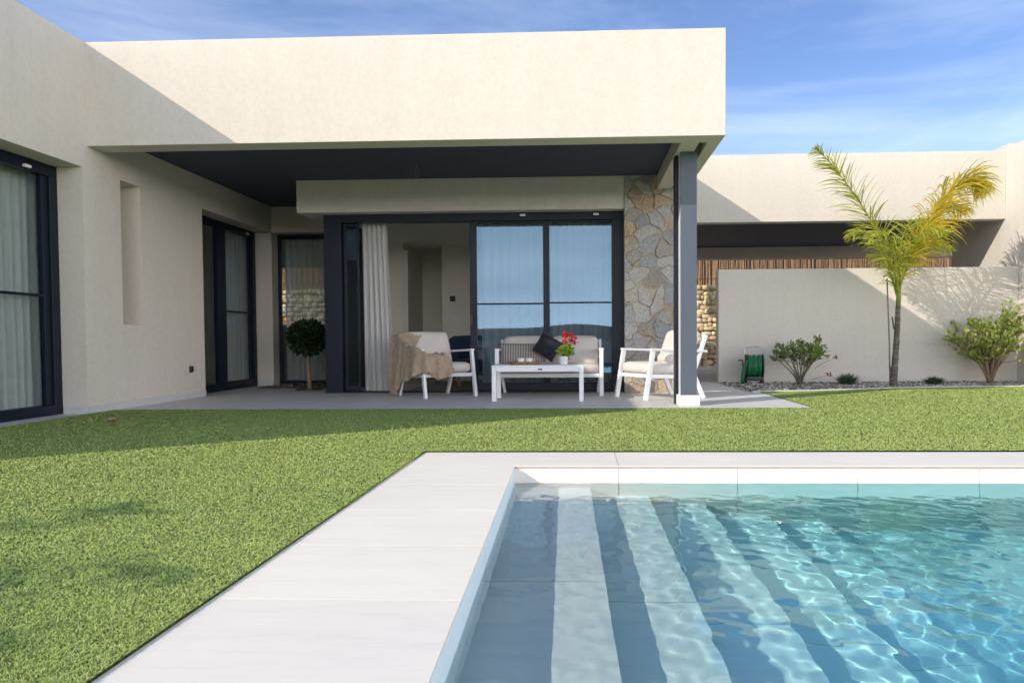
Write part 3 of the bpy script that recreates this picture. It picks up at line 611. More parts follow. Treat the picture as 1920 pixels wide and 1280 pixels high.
# sliding doors of the living room
sl = part('sliding_door', 'wide dark framed sliding door, its left leaf pushed open')
Yf = YD
frame_part('frame', [(-3.034, -2.83, .013, 2.1285), (-2.828, .52, 2.035, 2.1285), (.385, .52, .013, 2.0348), (-2.828, .384, .013, .03)], P3y, Yf, Yf + .13, parent=sl)
frame_part('sash', [(-1.214, .384, .031, .125), (-1.214, .384, 2.012, 2.034), (-.425, -.35, .1252, 2.0118), (-1.297, -1.2145, .031, 2.034), (-1.2142, -.4252, 1.052, 1.070), (-.3498, .384, 1.060, 1.078)], P3y, Yf + .03, Yf + .075, parent=sl, bevel=.003)
frame_part('sash', [(-2.826, -2.792, .031, 2.034), (-2.665, -2.64, .031, 2.034), (-2.7918, -2.6652, .031, .10), (-2.7918, -2.6652, 2.0, 2.034)], P3y, Yf + .08, Yf + .12, parent=sl, bevel=.003)
b = MB(); b.box(-1.292, -1.262, Yf + .0, Yf + .029, .80, .935); b.build('handle', 'black', sl, bevel=.005)
for cx in (-.66, .20):
    b = MB(); b.box(cx - .032, cx + .032, Yf - .022, Yf - .0005, 2.085, 2.108); b.build('door_catch', 'white_plastic', sl, bevel=.003)
pane(-1.25, -.40, .10, 2.03, P3y, Yf + .05, 'glass', sl); pane(-.38, .39, .10, 2.03, P3y, Yf + .052, 'glass', sl); pane(-2.80, -2.65, .09, 2.01, P3y, Yf + .1, 'glass_dim', sl)
w = MB(); w.box(-2.93, -2.90, YD + .131, YC - .002, .013, 2.128); w.build('side_mullion', 'alu', sl)
# living room
w = MB(); w.box(-3.0, .95, YD - .02, YR - .002, -.05, .0118 if False else .011); w.build('interior_floor', 'floor_int', H)
w = MB(); w.box(-2.89, .53, YD + .165, YR - .002, 2.118, 2.128); w.build('interior_ceiling', 'ceil_int', H)
w = MB(); w.box(-3.06, -2.95, YC + .001, YR - .001, .0115, 2.55); w.box(-2.949, -2.677, 11.63, YR - .001, .0115, 2.117); w.box(-2.18, .529, 12.17, 12.3, .0115, 2.117); w.box(-2.676, -2.181, 13.07, 13.2, .0115, 2.117); w.box(.53, .63, 9.51, YR - .001, .0115, 2.55); w.build('interior_wall', 'plaster', H)
w = MB(); w.box(-2.677 - .001, -2.60, 11.60, 11.629, .0115, 2.0); w.build('door_lining', 'ceil_int', H)
w = MB(); w.box(XW - 2.0, -3.061, YC + .31, YR - .001, -.05, .01); w.build('nook_floor', 'floor_int', H)
w = MB(); w.box(-9.0, XW - .365, Y0 + .31, YC + .309, -.05, .01); w.build('wing_floor', 'floor_int', H)
w = MB(); w.box(-6.4, -6.3, Y0 + .31, YC, .011, 2.7); w.box(-6.299, XW - .363, 11.35, 11.45, .011, 2.7); w.build('wing_partition', 'plaster', H)
# terrace post
po = part('terrace_post', 'grey steel post on a white tiled block')
b = MB(); b.box(.936, 1.085, 7.15, 7.35, .112, ZC - .003); b.build('shaft', 'alu_post', po, bevel=.004)
b = MB(); b.box(.905, .934, 7.30, 7.44, .013, ZC - .003); b.build('side_channel', 'alu', po, bevel=.003)
b = MB(); b.box(.9345, .9358, 7.17, 7.30, .112, ZS); b.build('shaft_seam', 'white_alu', po)
b = MB(); b.box(.912, 1.108, 7.12, 7.295, .0125, .111); b.build('base_block', 'coping', po, bevel=.006)
# wall switch and thermostat
t = thing('thermostat', 'small black square thermostat on the living room wall', 'thermostat', (-2.009, 12.168, 1.293)); b = MB(); b.box(-.045, .045, -.02, 0, -.045, .045); b.build('body', 'black', t, bevel=.006)
b = MB(); b.box(-.034, .034, -.0215, -.0202, -.034, .034); b.build('screen', 'alu', t)
t = thing('light_switch', 'pale double light switch below the black thermostat', 'light switch', (-1.965, 12.168, .972)); b = MB(); b.box(-.09, .06, -.012, 0, -.04, .04); b.build('plate', 'white_plastic', t, bevel=.004)
for x in (-.05, .022): b = MB(); b.box(x - .028, x + .028, -.017, -.0122, -.03, .03); b.build('rocker', 'white_plastic', t, bevel=.003)
# loose cable from the ceiling
t = MB(); t.tube([(-1.68, 8.0, ZC), (-1.685, 8.0, 2.46), (-1.70, 8.01, 2.40), (-1.695, 8.01, 2.345), (-1.675, 8.0, 2.325), (-1.662, 7.995, 2.36), (-1.672, 8.0, 2.42), (-1.69, 8.0, 2.47)], .0035, 6)
tag(t.build('cable', plain('grey_cable', (.20, .19, .18), .6), smooth=True), 'thin loose wire hanging from the dark terrace ceiling', 'cable')

# curtains
def curtain(name, label, x0, x1, z0, z1, y, amp, folds, mat, group=None, spread=0, along='x', drift=0):
    mb = MB(); ph = random.uniform(0, 6)
    def fn(u, v):
        z = z0 + (z1 - z0) * v; s = 1 + spread * (1 - v)
        a = 2 * math.pi * folds * u + ph; wob = .55 * math.sin(2.3 * v + 5 * u + ph) + .9 * math.sin(4.1 * u + ph)
        x = x0 + (x1 - x0) * (.5 + (u - .5) * s) + drift * (1 - v) + .18 * amp * math.sin(2 * a + wob)
        d = amp * (math.sin(a + wob) + .3 * math.sin(2.7 * a + 1.3 + wob)) * (.7 + .5 * (1 - v))
        return (x, y + d, z) if along == 'x' else (y + d, x, z)
    mb.grid(fn, int(folds * 12), 26)
    return tag(mb.build(name, mat, smooth=True), label, 'curtain', group)
curtain('curtain', 'white pleated curtain gathered in the open sliding doorway', -2.645, -2.33, .02, 2.1, YD + .24, .026, 5.5, 'curtain_w', spread=.18, drift=.05)
curtain('curtain', 'sheer curtain behind the middle pane of the sliding door', -1.18, -.36, .03, 2.1, YD + .22, .014, 8, 'curtain')
curtain('curtain', 'sheer curtain with darker pleats behind the right pane of the sliding door', -.36, .36, .03, 2.1, YD + .23, .016, 7, 'curtain')
curtain('curtain', 'sheer curtain behind the tall nook window', XW + .02, -3.1, .03, 2.2, YC + .40, .02, 15, curtainmat('thin_voile', (.80, .80, .77), .20))
curtain('curtain', 'pale curtain behind the big wing window nearest the pool', 3.5, 6.60, .03, 2.2, wx - .20, .035, 32, 'curtain_w', along='y')
curtain('curtain', 'curtain behind the narrow door under the terrace roof', 10.02, 11.05, .03, 2.2, wx - .20, .02, 12, 'curtain_w', along='y')
# dark blue seat and rug inside
t = thing('indoor_armchair', 'dark blue armchair with rust cushion inside the living room', 'armchair', (-1.42, 10.4, .0115), math.radians(200))
b = cushion(.62, .6, .2, .05, .02); o = b.build('seat', 'denim', t, True, merge=True); o.location = (0, 0, .16)
b = cushion(.62, .16, .42, .06, .02); o = b.build('backrest', 'denim', t, True, merge=True); o.location = (0, -.26, .25)
b = pillow(.34, .3, .12); o = b.build('cushion', 'orange', t, True, merge=True); o.location = (-.1, .02, .42); o.rotation_euler = (.35, 0, .2)
for sx in (-1, 1):
    b = cushion(.11, .6, .36, .05, .01); o = b.build('armrest', 'denim', t, True, merge=True); o.location = (sx * .34, 0, .12)
    for sy in (-.24, .24): b = MB(); b.box(sx * .27 - .02, sx * .27 + .02, sy - .02, sy + .02, 0, .17); b.build('leg', 'wood', t, bevel=.004)
b = MB(); b.grid(lambda u, v: (-2.15 + 1.6 * u, 9.5 + 2.0 * v, .016 + .004 * math.sin(9 * u) * math.sin(7 * v)), 20, 20); tag(b.build('rug', 'rug', smooth=True), 'dark patterned rug on the living room floor', 'rug')

# ------------------------------------------------------------------ carport, walls and fence on the right
cpt = thing('carport', 'long cream carport roof with dark ceiling behind the palm', 'carport', (3.5, 11, 0))
def cw(mb, name, mat, **k): o = mb.build(name, mat, None, **k); o.parent = cpt; o.matrix_parent_inverse = Matrix.Translation((-3.5, -11, 0)); return o
XR = 6.04
b = MB(); b.box(1.245, XR - .001, 11.2, 11.4, 2.30, 3.262); cw(b, 'fascia', 'stucco', bevel=.006)
b = MB(); b.box(1.245, XR - .001, 11.4002, 12.7, 2.41, 2.6); b.box(1.245, 9, 12.7505, 15.2, 2.41, 2.6); b.box(1.245, XR - .001, 12.7, 12.7505, 2.41, 2.6); cw(b, 'ceiling', 'dark')
b = MB(); b.box(1.245, 9, 15.2002, 15.45, 2.185, 2.9); cw(b, 'rear_beam', 'stucco', bevel=.005)
b = MB(); b.box(6.83, 7.6, 12.6, 13.2, 2.9, 3.70); cw(b, 'roof_parapet', 'stucco_white', bevel=.01)
bw = MB(); bw.box(XR, XR + .25, 9.3, 12.75, -.05, 3.295); tag(bw.build('boundary_wall', 'stucco_white', bevel=.006), 'tall white boundary wall at the far right, running back beside the carport', 'wall')
gw = MB(); gw.box(1.945, XR - .001, 10.85, 11.05, -.05, 1.595); tag(gw.build('garden_wall', 'stucco_white', bevel=.006), 'low pale garden wall behind the palm and bushes', 'wall')
# rubble wall
pos, szs = [], []
z = .0
for row in range(18):
    hgt = .098; x = -7.2 + rng.uniform(0, .2)
    while x < 4.6:
        wdt = rng.uniform(.07, .24); pos.append((x + wdt / 2, 16.70 + rng.uniform(-.03, .03), .045 + row * hgt + rng.uniform(-.02, .02))); szs.append((wdt / 2 * 1.08, .13, hgt / 2 * rng.uniform(.95, 1.3))); x += wdt * .97
szs = np.array(szs)
cub = np.sign(icv2) * np.abs(icv2) ** .62; cub /= np.abs(cub).max(0)
rb = stones('rubble_wall', np.array(pos), szs, 'rubble', cub, icf2, .05, flat=True)
tag(rb, 'golden rubble stone retaining wall lit by sun beyond the carport', 'wall')
b = MB(); b.box(-7.4, 4.8, 16.71, 17.2, -.05, 1.74); o = b.build('core', plain('tan_mortar', (.60, .49, .34), .95, var=.25, scale=14, bump=.6), rb)
b = MB(); b.box(-7.4, 4.8, 16.45, 16.6, -.05, .05); tag(b.build('wall_footing', 'kerb'), kind='structure')
# reed fence
n = 1900; x = np.sort(rng.uniform(-7.4, 11, n)); rr = rng.uniform(.004, .008, n); top = rng.uniform(2.55, 2.75, n); lean = rng.normal(0, .012, n); yy = 17.0 + rng.uniform(-.02, .02, n)
co = np.zeros((n, 8, 3))
for k, (dx, dy) in enumerate(((-1, 0), (0, -1), (1, 0), (0, 1))):
    co[:, k] = np.c_[x + dx * rr, yy + dy * rr, np.full(n, 1.6)]; co[:, 4 + k] = np.c_[x + dx * rr + lean * 3, yy + dy * rr, top]
q0 = np.array([(0, 1, 5, 4), (1, 2, 6, 5), (2, 3, 7, 6), (3, 0, 4, 7)])
rf = fast_mesh('reed_fence', co.reshape(-1, 3), (q0[None] + (np.arange(n) * 8)[:, None, None]).reshape(-1, 4), np.zeros((0, 3), np.int32), 'reed')
tag(rf, 'brown reed screen fence above the rubble wall', 'fence')
for zz in (1.95, 2.4): b = MB(); b.tube([(-7.4, 16.965, zz), (11, 16.965, zz)], .006, 6); b.build('rail_wire', 'bark', rf)
b = MB(); b.box(-7.4, 11, 17.03, 17.06, 1.6, 2.58); b.build('backing', 'bark', rf)

# ------------------------------------------------------------------ terrace furniture
def make_armchair(label, rz, loc, cmat):
    t = thing('armchair', label, 'armchair', loc, rz, 'white framed terrace armchairs')
    wd = .60
    for s in (-1, 1):
        x = s * wd / 2
        b = MB(); b.bar((x, .335, 0), (x, .245, .505), .032, .05, (0, 1, 0)); b.build('leg', 'white_alu', t, bevel=.006)
        b = MB(); b.bar((x, -.365, 0), (x, -.235, .27), .030, .046, (0, 1, 0)); b.build('leg', 'white_alu', t, bevel=.006)
        b = MB(); b.bar((x, -.238, .262), (x, -.395, .66), .030, .042, (0, 1, 0)); b.build('back_post', 'white_alu', t, bevel=.006)
        b = MB(); b.bar((x, .275, .515), (x, -.40, .49), .046, .024); b.build('armrest', 'white_alu', t, bevel=.006)
        b = MB(); b.bar((x, .29, .245), (x, -.25, .225), .028, .04); b.build('side_rail', 'white_alu', t, bevel=.005)
    b = MB(); b.bar((-wd / 2 + .0155, .28, .245), (wd / 2 - .0155, .28, .245), .03, .04); b.bar((-wd / 2 + .0155, -.235, .228), (wd / 2 - .0155, -.235, .228), .03, .04)
    for k in range(5): y = .2 - .1 * k; b.bar((-wd / 2 + .0145, y, .235), (wd / 2 - .0145, y, .235), .04, .012)
    b.build('seat_frame', 'white_alu', t, bevel=.004)
    b = MB(); b.bar((-wd / 2 + .0155, -.388, .645), (wd / 2 - .0155, -.388, .645), .03, .034)
    for k in range(4): z = .34 + .08 * k; y = -.238 - (z - .262) * .394; b.bar((-wd / 2 + .0155, y, z), (wd / 2 - .0155, y, z), .012, .04, (0, -.37, .93))
    b.build('back_slats', 'white_alu', t, bevel=.003)
    o = cushion(.545, .57, .115, .045, .012).build('seat_cushion', cmat, t, True, merge=True); o.location = (0, .015, .258); o.rotation_euler = (math.radians(2), 0, 0)
    o = cushion(.54, .44, .12, .05, .02).build('back_cushion', cmat, t, True, merge=True); o.location = (0, -.155, .512); o.rotation_euler = (math.radians(111), 0, 0)
    o.location = (0, -.19, .525)
    return t
chA = make_armchair('white armchair with beige cushions and a throw over it, beside the open doorway', math.pi + math.radians(36), (-1.585, 8.51, .012), 'cush')
chB = make_armchair('white armchair with pale cushions beside the grey terrace post', math.pi + math.radians(-64), (.83, 8.16, .012), 'cush_w')

# sofa
sf = thing('sofa', 'white framed two seat terrace sofa with beige cushions behind the coffee table', 'sofa', (-.335, 8.72, .012), math.pi)
sw = 1.15
for s in (-1, 1):
    x = s * sw / 2
    b = MB(); b.bar((x, .29, 0), (x, .275, .505), .045, .045, (0, 1, 0)); b.build('leg', 'white_alu', sf, bevel=.006)
    b = MB(); b.bar((x * .955, -.33, 0), (x, -.20, .26), .032, .045, (0, 1, 0)); b.build('leg', 'white_alu', sf, bevel=.006)
    b = MB(); b.bar((x, -.20, .255), (x, -.33, .62), .032, .04, (0, 1, 0)); b.build('back_post', 'white_alu', sf, bevel=.006)
    b = MB(); b.bar((x, .30, .515), (x, -.34, .50), .05, .024); b.build('armrest', 'white_alu', sf, bevel=.006)
    b = MB(); b.bar((x, .26, .225), (x, -.22, .215), .028, .04); b.build('side_rail', 'white_alu', sf, bevel=.005)
b = MB(); b.bar((-sw / 2 + .0235, .265, .225), (sw / 2 - .0235, .265, .225), .03, .042); b.bar((-sw / 2 + .0165, -.20, .22), (sw / 2 - .0165, -.20, .22), .03, .04); b.bar((-sw / 2 + .0165, -.33, .60), (sw / 2 - .0165, -.33, .60), .03, .034)
for k in range(4): b.bar((-sw / 2 + .0145, .18 - .11 * k, .226), (sw / 2 - .0145, .18 - .11 * k, .226), .04, .012)
for k in range(3): z = .34 + .085 * k; y = -.2 - (z - .255) * .356; b.bar((-sw / 2 + .0165, y, z), (sw / 2 - .0165, y, z), .012, .04, (0, -.33, .94))
b.build('seat_frame', 'white_alu', sf, bevel=.004)
o = cushion(1.10, .52, .105, .042, .012).build('seat_cushion', 'cush', sf, True, merge=True); o.location = (0, .03, .247)
for s in (-1, 1):
    o = cushion(.53, .37, .13, .055, .03).build('back_cushion', 'cush', sf, True, merge=True); o.location = (s * .276, -.125, .50); o.rotation_euler = (math.radians(109), 0, math.radians(1.5 * s))
    o.location = (s * .276, -.14, .50)
def at_pillow(name, label, w, h, t, mat, loc, rot):
    o = pillow(w, h, t).build(name, mat, None, True, merge=True); o.location = loc; o.rotation_euler = rot; return tag(o, label, 'pillow', 'loose pillows on the sofa')
at_pillow('pillow', 'wide grey brown striped pillow on the left of the sofa', .55, .25, .13, 'striped', (-.645, 8.64, .475), (math.radians(-16), 0, math.radians(2)))
at_pillow('pillow', 'charcoal pillow set cornerwise in the middle of the sofa', .265, .265, .11, 'blackcloth', (-.355, 8.58, .555), (math.radians(-20), math.radians(33), math.radians(4)))

# coffee table
ct = thing('coffee_table', 'low white aluminium coffee table in front of the sofa', 'table', (-.425, 7.98, .012))
tw, td, th = .93, .50, .365
b = MB(); b.box(-tw / 2, tw / 2, -td / 2, td / 2, th - .016, th); b.build('table_top', 'white_alu', ct, bevel=.004)
b = MB(); b.box(-tw / 2 + .047, tw / 2 - .047, -td / 2 + .002, -td / 2 + .03, th - .066, th - .0165); b.box(-tw / 2 + .047, tw / 2 - .047, td / 2 - .03, td / 2 - .002, th - .066, th - .0165); b.box(-tw / 2 + .002, -tw / 2 + .03, -td / 2 + .047, td / 2 - .047, th - .066, th - .0165); b.box(tw / 2 - .03, tw / 2 - .002, -td / 2 + .047, td / 2 - .047, th - .066, th - .0165); b.build('apron', 'white_alu', ct, bevel=.003)
for sx in (-1, 1):
    for sy in (-1, 1):
        x, y = sx * (tw / 2 - .023), sy * (td / 2 - .023); b = MB(); b.box(x - .0225, x + .0225, y - .0225, y + .0225, 0, th - .0165); b.build('leg', 'white_alu', ct, bevel=.004)
b = MB(); b.box(.005, .05, -td / 2 - .001, -td / 2 + .0015, th - .05, th - .036); b.build('badge', 'cork', ct)
ZTB = .012 + th
# tray, two cups, flower pot
tr = thing('tray', 'rough wooden serving tray holding two white cups on the table', 'tray', (-.575, 7.97, ZTB))
b = MB()
def trayf(u, v):
    a = 2 * math.pi * u; R = .165 * (1 + .05 * math.sin(3 * a + 1) + .04 * math.sin(5 * a)); r = R * v
    return (r * math.cos(a), .6 * r * math.sin(a), .004 + .026 * max(0, (v - .7) / .3) ** 2 + .003 * math.sin(4 * a) * v)
b.grid(trayf, 40, 10); b.build('dish', 'wood', tr, True, merge=True, solid=-.008)
for k, (x, lb) in enumerate(((-.607, 'left white cup on the wooden tray'), (-.522, 'right white cup on the wooden tray'))):
    cpn = thing('cup', lb, 'cup', (x, 7.95, ZTB + .008), 0, 'white cups on the tray')
    b = MB(); b.lathe([(.0, .0), (.026, 0), (.033, .02), (.036, .058), (.033, .058), (.029, .02), (.0, .008)]); b.build('bowl', 'ceramic', cpn, True, merge=True)
    b = MB(); b.tube([(.034, 0, .048), (.05, 0, .046), (.052, 0, .03), (.046, 0, .018), (.033, 0, .02)], .0035, 6); b.build('handle', 'ceramic', cpn, True)
def leaf_cloud(name, pts, size, mat, parent=None, up=.3, shape='oval', fold=.25):
    """many separate small leaves at the given points; rows of pts: x y z dx dy dz"""
    pts = np.asarray(pts, float); n = len(pts); d = pts[:, 3:] + rng.normal(0, .45, (n, 3)); d[:, 2] += up; d /= np.linalg.norm(d, axis=1, keepdims=True) + 1e-9
    r = rng.normal(0, 1, (n, 3)); sdd = np.cross(d, r); sdd /= np.linalg.norm(sdd, axis=1, keepdims=True) + 1e-9; nn = np.cross(sdd, d)
    L = size[0] * rng.uniform(.65, 1.25, n)[:, None]; Wd = L * size[1]
    p = pts[:, :3]
    prof = ((0, 0), (.3, .42), (.62, .45), (1, 0)) if shape == 'oval' else ((0, .1), (.35, .5), (.7, .3), (1, 0))
    co = np.stack([p, p + d * L * .32 + sdd * Wd * .46 + nn * L * fold * .25, p + d * L * .68 + sdd * Wd * .42 + nn * L * fold * .2, p + d * L - nn * L * fold * .3,
                   p + d * L * .68 - sdd * Wd * .42 + nn * L * fold * .2, p + d * L * .32 - sdd * Wd * .46 + nn * L * fold * .25, p + d * L * .5], 1)
    tri = np.array([(0, 1, 6), (1, 2, 6), (2, 3, 6), (3, 4, 6), (4, 5, 6), (5, 0, 6)])
    o = fast_mesh(name, co.reshape(-1, 3), np.zeros((0, 4), np.int32), (tri[None] + (np.arange(n) * 7)[:, None, None]).reshape(-1, 3), mat, True)
    if parent: o.parent = parent
    return o
fp = thing('flower_pot', 'small white pot of red flowers and lime leaves on the coffee table', 'flower pot', (-.165, 7.94, ZTB))
b = MB(); b.lathe([(0, 0), (.040, 0), (.043, .01), (.05, .07), (.054, .075), (.054, .083), (.047, .083), (.044, .06), (0, .06)]); b.build('pot', 'ceramic', fp, True, merge=True)
def ball_pts(c, R, n, sh=.6, flat=1):
    d = rng.normal(0, 1, (n, 3)); d /= np.linalg.norm(d, axis=1, keepdims=True); q = np.array(c) + d * np.array(R) * (sh + (1 - sh) * rng.random((n, 1))); return np.c_[q, d]
leaf_cloud('leaves', ball_pts((.02, 0, .135), (.075, .07, .05), 170, .3), (.045, .6), 'potleaf', fp)
fps = []
for k in range(13):
    a = rng.uniform(0, 6.28); hgt = rng.uniform(.19, .315); e = (.06 + .055 * math.cos(a) + (hgt - .19) * .05, .04 * math.sin(a), hgt)
    b_ = MB(); b_.tube([(.01, 0, .09), (.03, e[1] * .4, hgt * .6), e], .0022, 5); fps.append((e, b_))
sm = MB()
for e, b_ in fps: sm.add(b_.v, b_.f)
sm.build('stems', 'potleaf', fp, True)
leaf_cloud('flowers', np.concatenate([ball_pts(e, (.018, .018, .018), 16, .2) for e, _ in fps]), (.026, .75), 'petal', fp)
# round bolster on the right chair
o = cushion(.20, .20, .10, .05, .02).build('pillow', 'cush_w', None, True, merge=True); o.location = (.93, 8.02, .385); o.rotation_euler = (0, 0, .5); tag(o, 'small pale round edged pillow on the right armchair, half hidden by the post', 'pillow')
# throw over the left chair
th_ = MB()
A = chA.matrix_basis if False else Matrix.Translation(Vector((-1.585, 8.51, .012))) @ Matrix.Rotation(math.pi + math.radians(36), 4, 'Z')
def throw_fn(u, v):
    # u runs along the near arm from the back of the chair and round the front corner, v from the hanging hem up and over to the inside
    s = u; path = [(0, .345, -.44), (.30, .348, -.20), (.48, .352, .06), (.58, .36, .22), (.68, .30, .335), (.80, .18, .365), (1, .0, .36)]
    px_ = float(np.interp(s, [p[0] for p in path], [p[1] for p in path])); py_ = float(np.interp(s, [p[0] for p in path], [p[2] for p in path]))
    k_ = min(1, max(0, (s - .52) / .16)); nx_, ny2 = 1 - k_, k_; L_ = math.hypot(nx_, ny2); nx_, ny2 = nx_ / L_, ny2 / L_
    topz = float(np.interp(s, [0, .06, .20, .30, .40, .50, .58, .68, .78, .9, 1], [.60, .685, .70, .66, .58, .55, .54, .485, .475, .455, .41]))
    hem = float(np.interp(s, [0, .08, .26, .32, .40, .52, .62, .70, .80, .92, 1], [.16, .01, .012, .06, .17, .205, .26, .285, .205, .225, .31]))
    fold = .017 * math.sin(21 * s + 1.0 + .8 * v) + .011 * math.sin(47 * s + 2 * v) + .006 * math.sin(88 * s - 3 * v)
    inn = float(np.interp(s, [0, .26, .36, .6, .7, 1], [.27, .28, .14, .14, .22, .24]))
    if v < .62:
        k = v / .62; z = hem + (topz - hem) * k; out = (1 - k) * (.03 + .02 * math.sin(6 * s)) + fold * (1.15 - .6 * k) + .012
        return A @ Vector((px_ + nx_ * out, py_ + ny2 * out + .02 * (1 - k) * math.sin(9 * s), z))
    k = (v - .62) / .38; out = .012 - inn * k + fold * .35 * (1 - k)
    drop = float(np.interp(s, [0, .28, .36, .6, .7, 1], [.02, .03, .09, .13, .04, .0])); z = topz + .022 * math.sin(math.pi * min(1, k * 1.5)) - drop * k ** 1.3 + fold * .9
    return A @ Vector((px_ + nx_ * out, py_ + ny2 * out, z))
th_.grid(throw_fn, 170, 80)
th_o = th_.build('throw_blanket', 'throw', None, True, solid=.006); tag(th_o, 'crumpled beige throw draped over the back and arm of the left chair', 'blanket')
tx = bpy.data.textures.new('creases', 'CLOUDS'); tx.noise_scale = .085; tx.noise_depth = 2
md = th_o.modifiers.new('creases', 'DISPLACE'); md.texture = tx; md.strength = .035; md.mid_level = .5; md.texture_coords = 'GLOBAL'

# ------------------------------------------------------------------ plants
def branchy(name, label, base, dims, mat, nb, nleaf, lsize, group=None, seed=1, trunk=.12, lop=0, flowers=None, ball=False, barkmat='bark'):
    rg = np.random.default_rng(seed); t = thing(name, label, 'bush', base, 0, group); wood = MB(); tips = []
    W_, D_, H_ = dims
    for k in range(nb):
        a = 2 * math.pi * k / nb + rg.uniform(-.4, .4); rad = rg.uniform(.35, 1.0); hh = H_ * rg.uniform(.62, 1.0) * (1 - .22 * rad)
        e = Vector((W_ * rad * math.cos(a) + lop * hh, D_ * rad * math.sin(a), hh)); 
        if ball:
            q_ = rg.normal(0, 1, 3); q_ /= np.linalg.norm(q_); q_ *= rg.uniform(.35, .95); e = Vector((W_ * q_[0], D_ * q_[1], H_ * (.64 + .36 * q_[2]))); hh = e.z
        m_ = Vector((e.x * .35, e.y * .35, hh * rg.uniform(.4, .5))); m2 = m_.lerp(e, .55) + Vector(rg.normal(0, .02, 3))
        wood.tube([(rg.normal(0, .012), rg.normal(0, .012), 0), m_ * .5 + Vector((0, 0, .02)), m_, m2, e], [.014, .011, .008, .005, .003], 6)
        for q in range(5):
            f0 = rg.uniform(.35, .95); s0 = m_.lerp(e, f0) if f0 > .5 else m_.lerp(m2, f0); ee = s0 + Vector((rg.normal(0, .11) * W_ / .4, rg.normal(0, .10), rg.uniform(.02, .14) * H_ / .6))
            wood.tube([s0, s0.lerp(ee, .5) + Vector((0, 0, .012)), ee], [.0045, .0035, .002], 5); tips.append((s0, ee))
        tips.append((m2, e))
    wood.build('branches', barkmat, t, True)
    P = []
    for _ in range(nleaf):
        a, b_ = tips[rg.integers(len(tips))]; f0 = rg.uniform(.25, 1.08); p = a.lerp(b_, f0) + Vector(rg.normal(0, .014, 3)); d = (b_ - a).normalized(); P.append((*p, *d))
    leaf_cloud('leaves', P, lsize, mat, t)
    if flowers:
        for f in flowers: leaf_cloud('flower', ball_pts(f, (.02, .015, .02), 10, .2), (.04, .6), 'petal_p', t)
        fw = MB()
        for f in flowers: fw.tube([(f[0] * .4, 0, f[2] * .6), (f[0] * .7, 0, f[2] * .82), f], [.004, .003, .002], 5)
        fw.build('twig', barkmat, t, True)
    return t
branchy('bush', 'sparse bush with twiggy stems beside the green hose reel', (2.90, 10.22, .004), (.38, .3, .64), 'bushleaf', 13, 620, (.058, .62), seed=4, flowers=[(.45, 0, .375), (.38, .02, .14)])
branchy('bush', 'fuller light green bush at the far right by the boundary wall', (5.42, 10.36, .004), (.56, .42, 1.04), 'bushleaf_l', 34, 2300, (.06, .6), ball=True, seed=11, barkmat='bark_t')
def tuft(label, loc, R, hgt, seed):
    rg = np.random.default_rng(seed); t = thing('grass_tuft', label, 'plant', loc, 0, 'low tufts on the gravel'); n = 420
    a = rg.uniform(0, 6.28, n); r0 = R * .35 * np.sqrt(rg.random(n)); lean = rg.uniform(.1, 1, n); Ht = hgt * rg.uniform(.6, 1.05, n) * (1 - .35 * lean); w = .0035
    b0 = np.c_[r0 * np.cos(a), r0 * np.sin(a), np.zeros(n)]; tip = b0 + np.c_[R * lean * np.cos(a), R * lean * np.sin(a), Ht]; mid = b0 * .5 + tip * .5 + np.c_[np.zeros(n), np.zeros(n), .22 * Ht]
    sd_ = np.c_[-np.sin(a), np.cos(a), np.zeros(n)] * w
    co = np.stack([b0 - sd_, b0 + sd_, mid + sd_, mid - sd_, tip], 1)
    o = fast_mesh('blades', co.reshape(-1, 3), (np.array([(0, 1, 2, 3)])[None] + (np.arange(n) * 5)[:, None, None]).reshape(-1, 4), (np.array([(3, 2, 4)])[None] + (np.arange(n) * 5)[:, None, None]).reshape(-1, 3), 'tuftleaf'); o.parent = t
    b = MB(); b.lathe([(0, .0), (.03, 0), (.025, .03), (0, .035)], n=10); b.build('crown_base', 'earth', t, True)
    return t
tuft('larger grey green tuft between the sparse bush and the palm', (3.52, 10.25, .004), .20, .19, 2)
tuft('smaller grey green tuft to the right of the palm trunk', (4.62, 10.2, .004), .17, .14, 3)

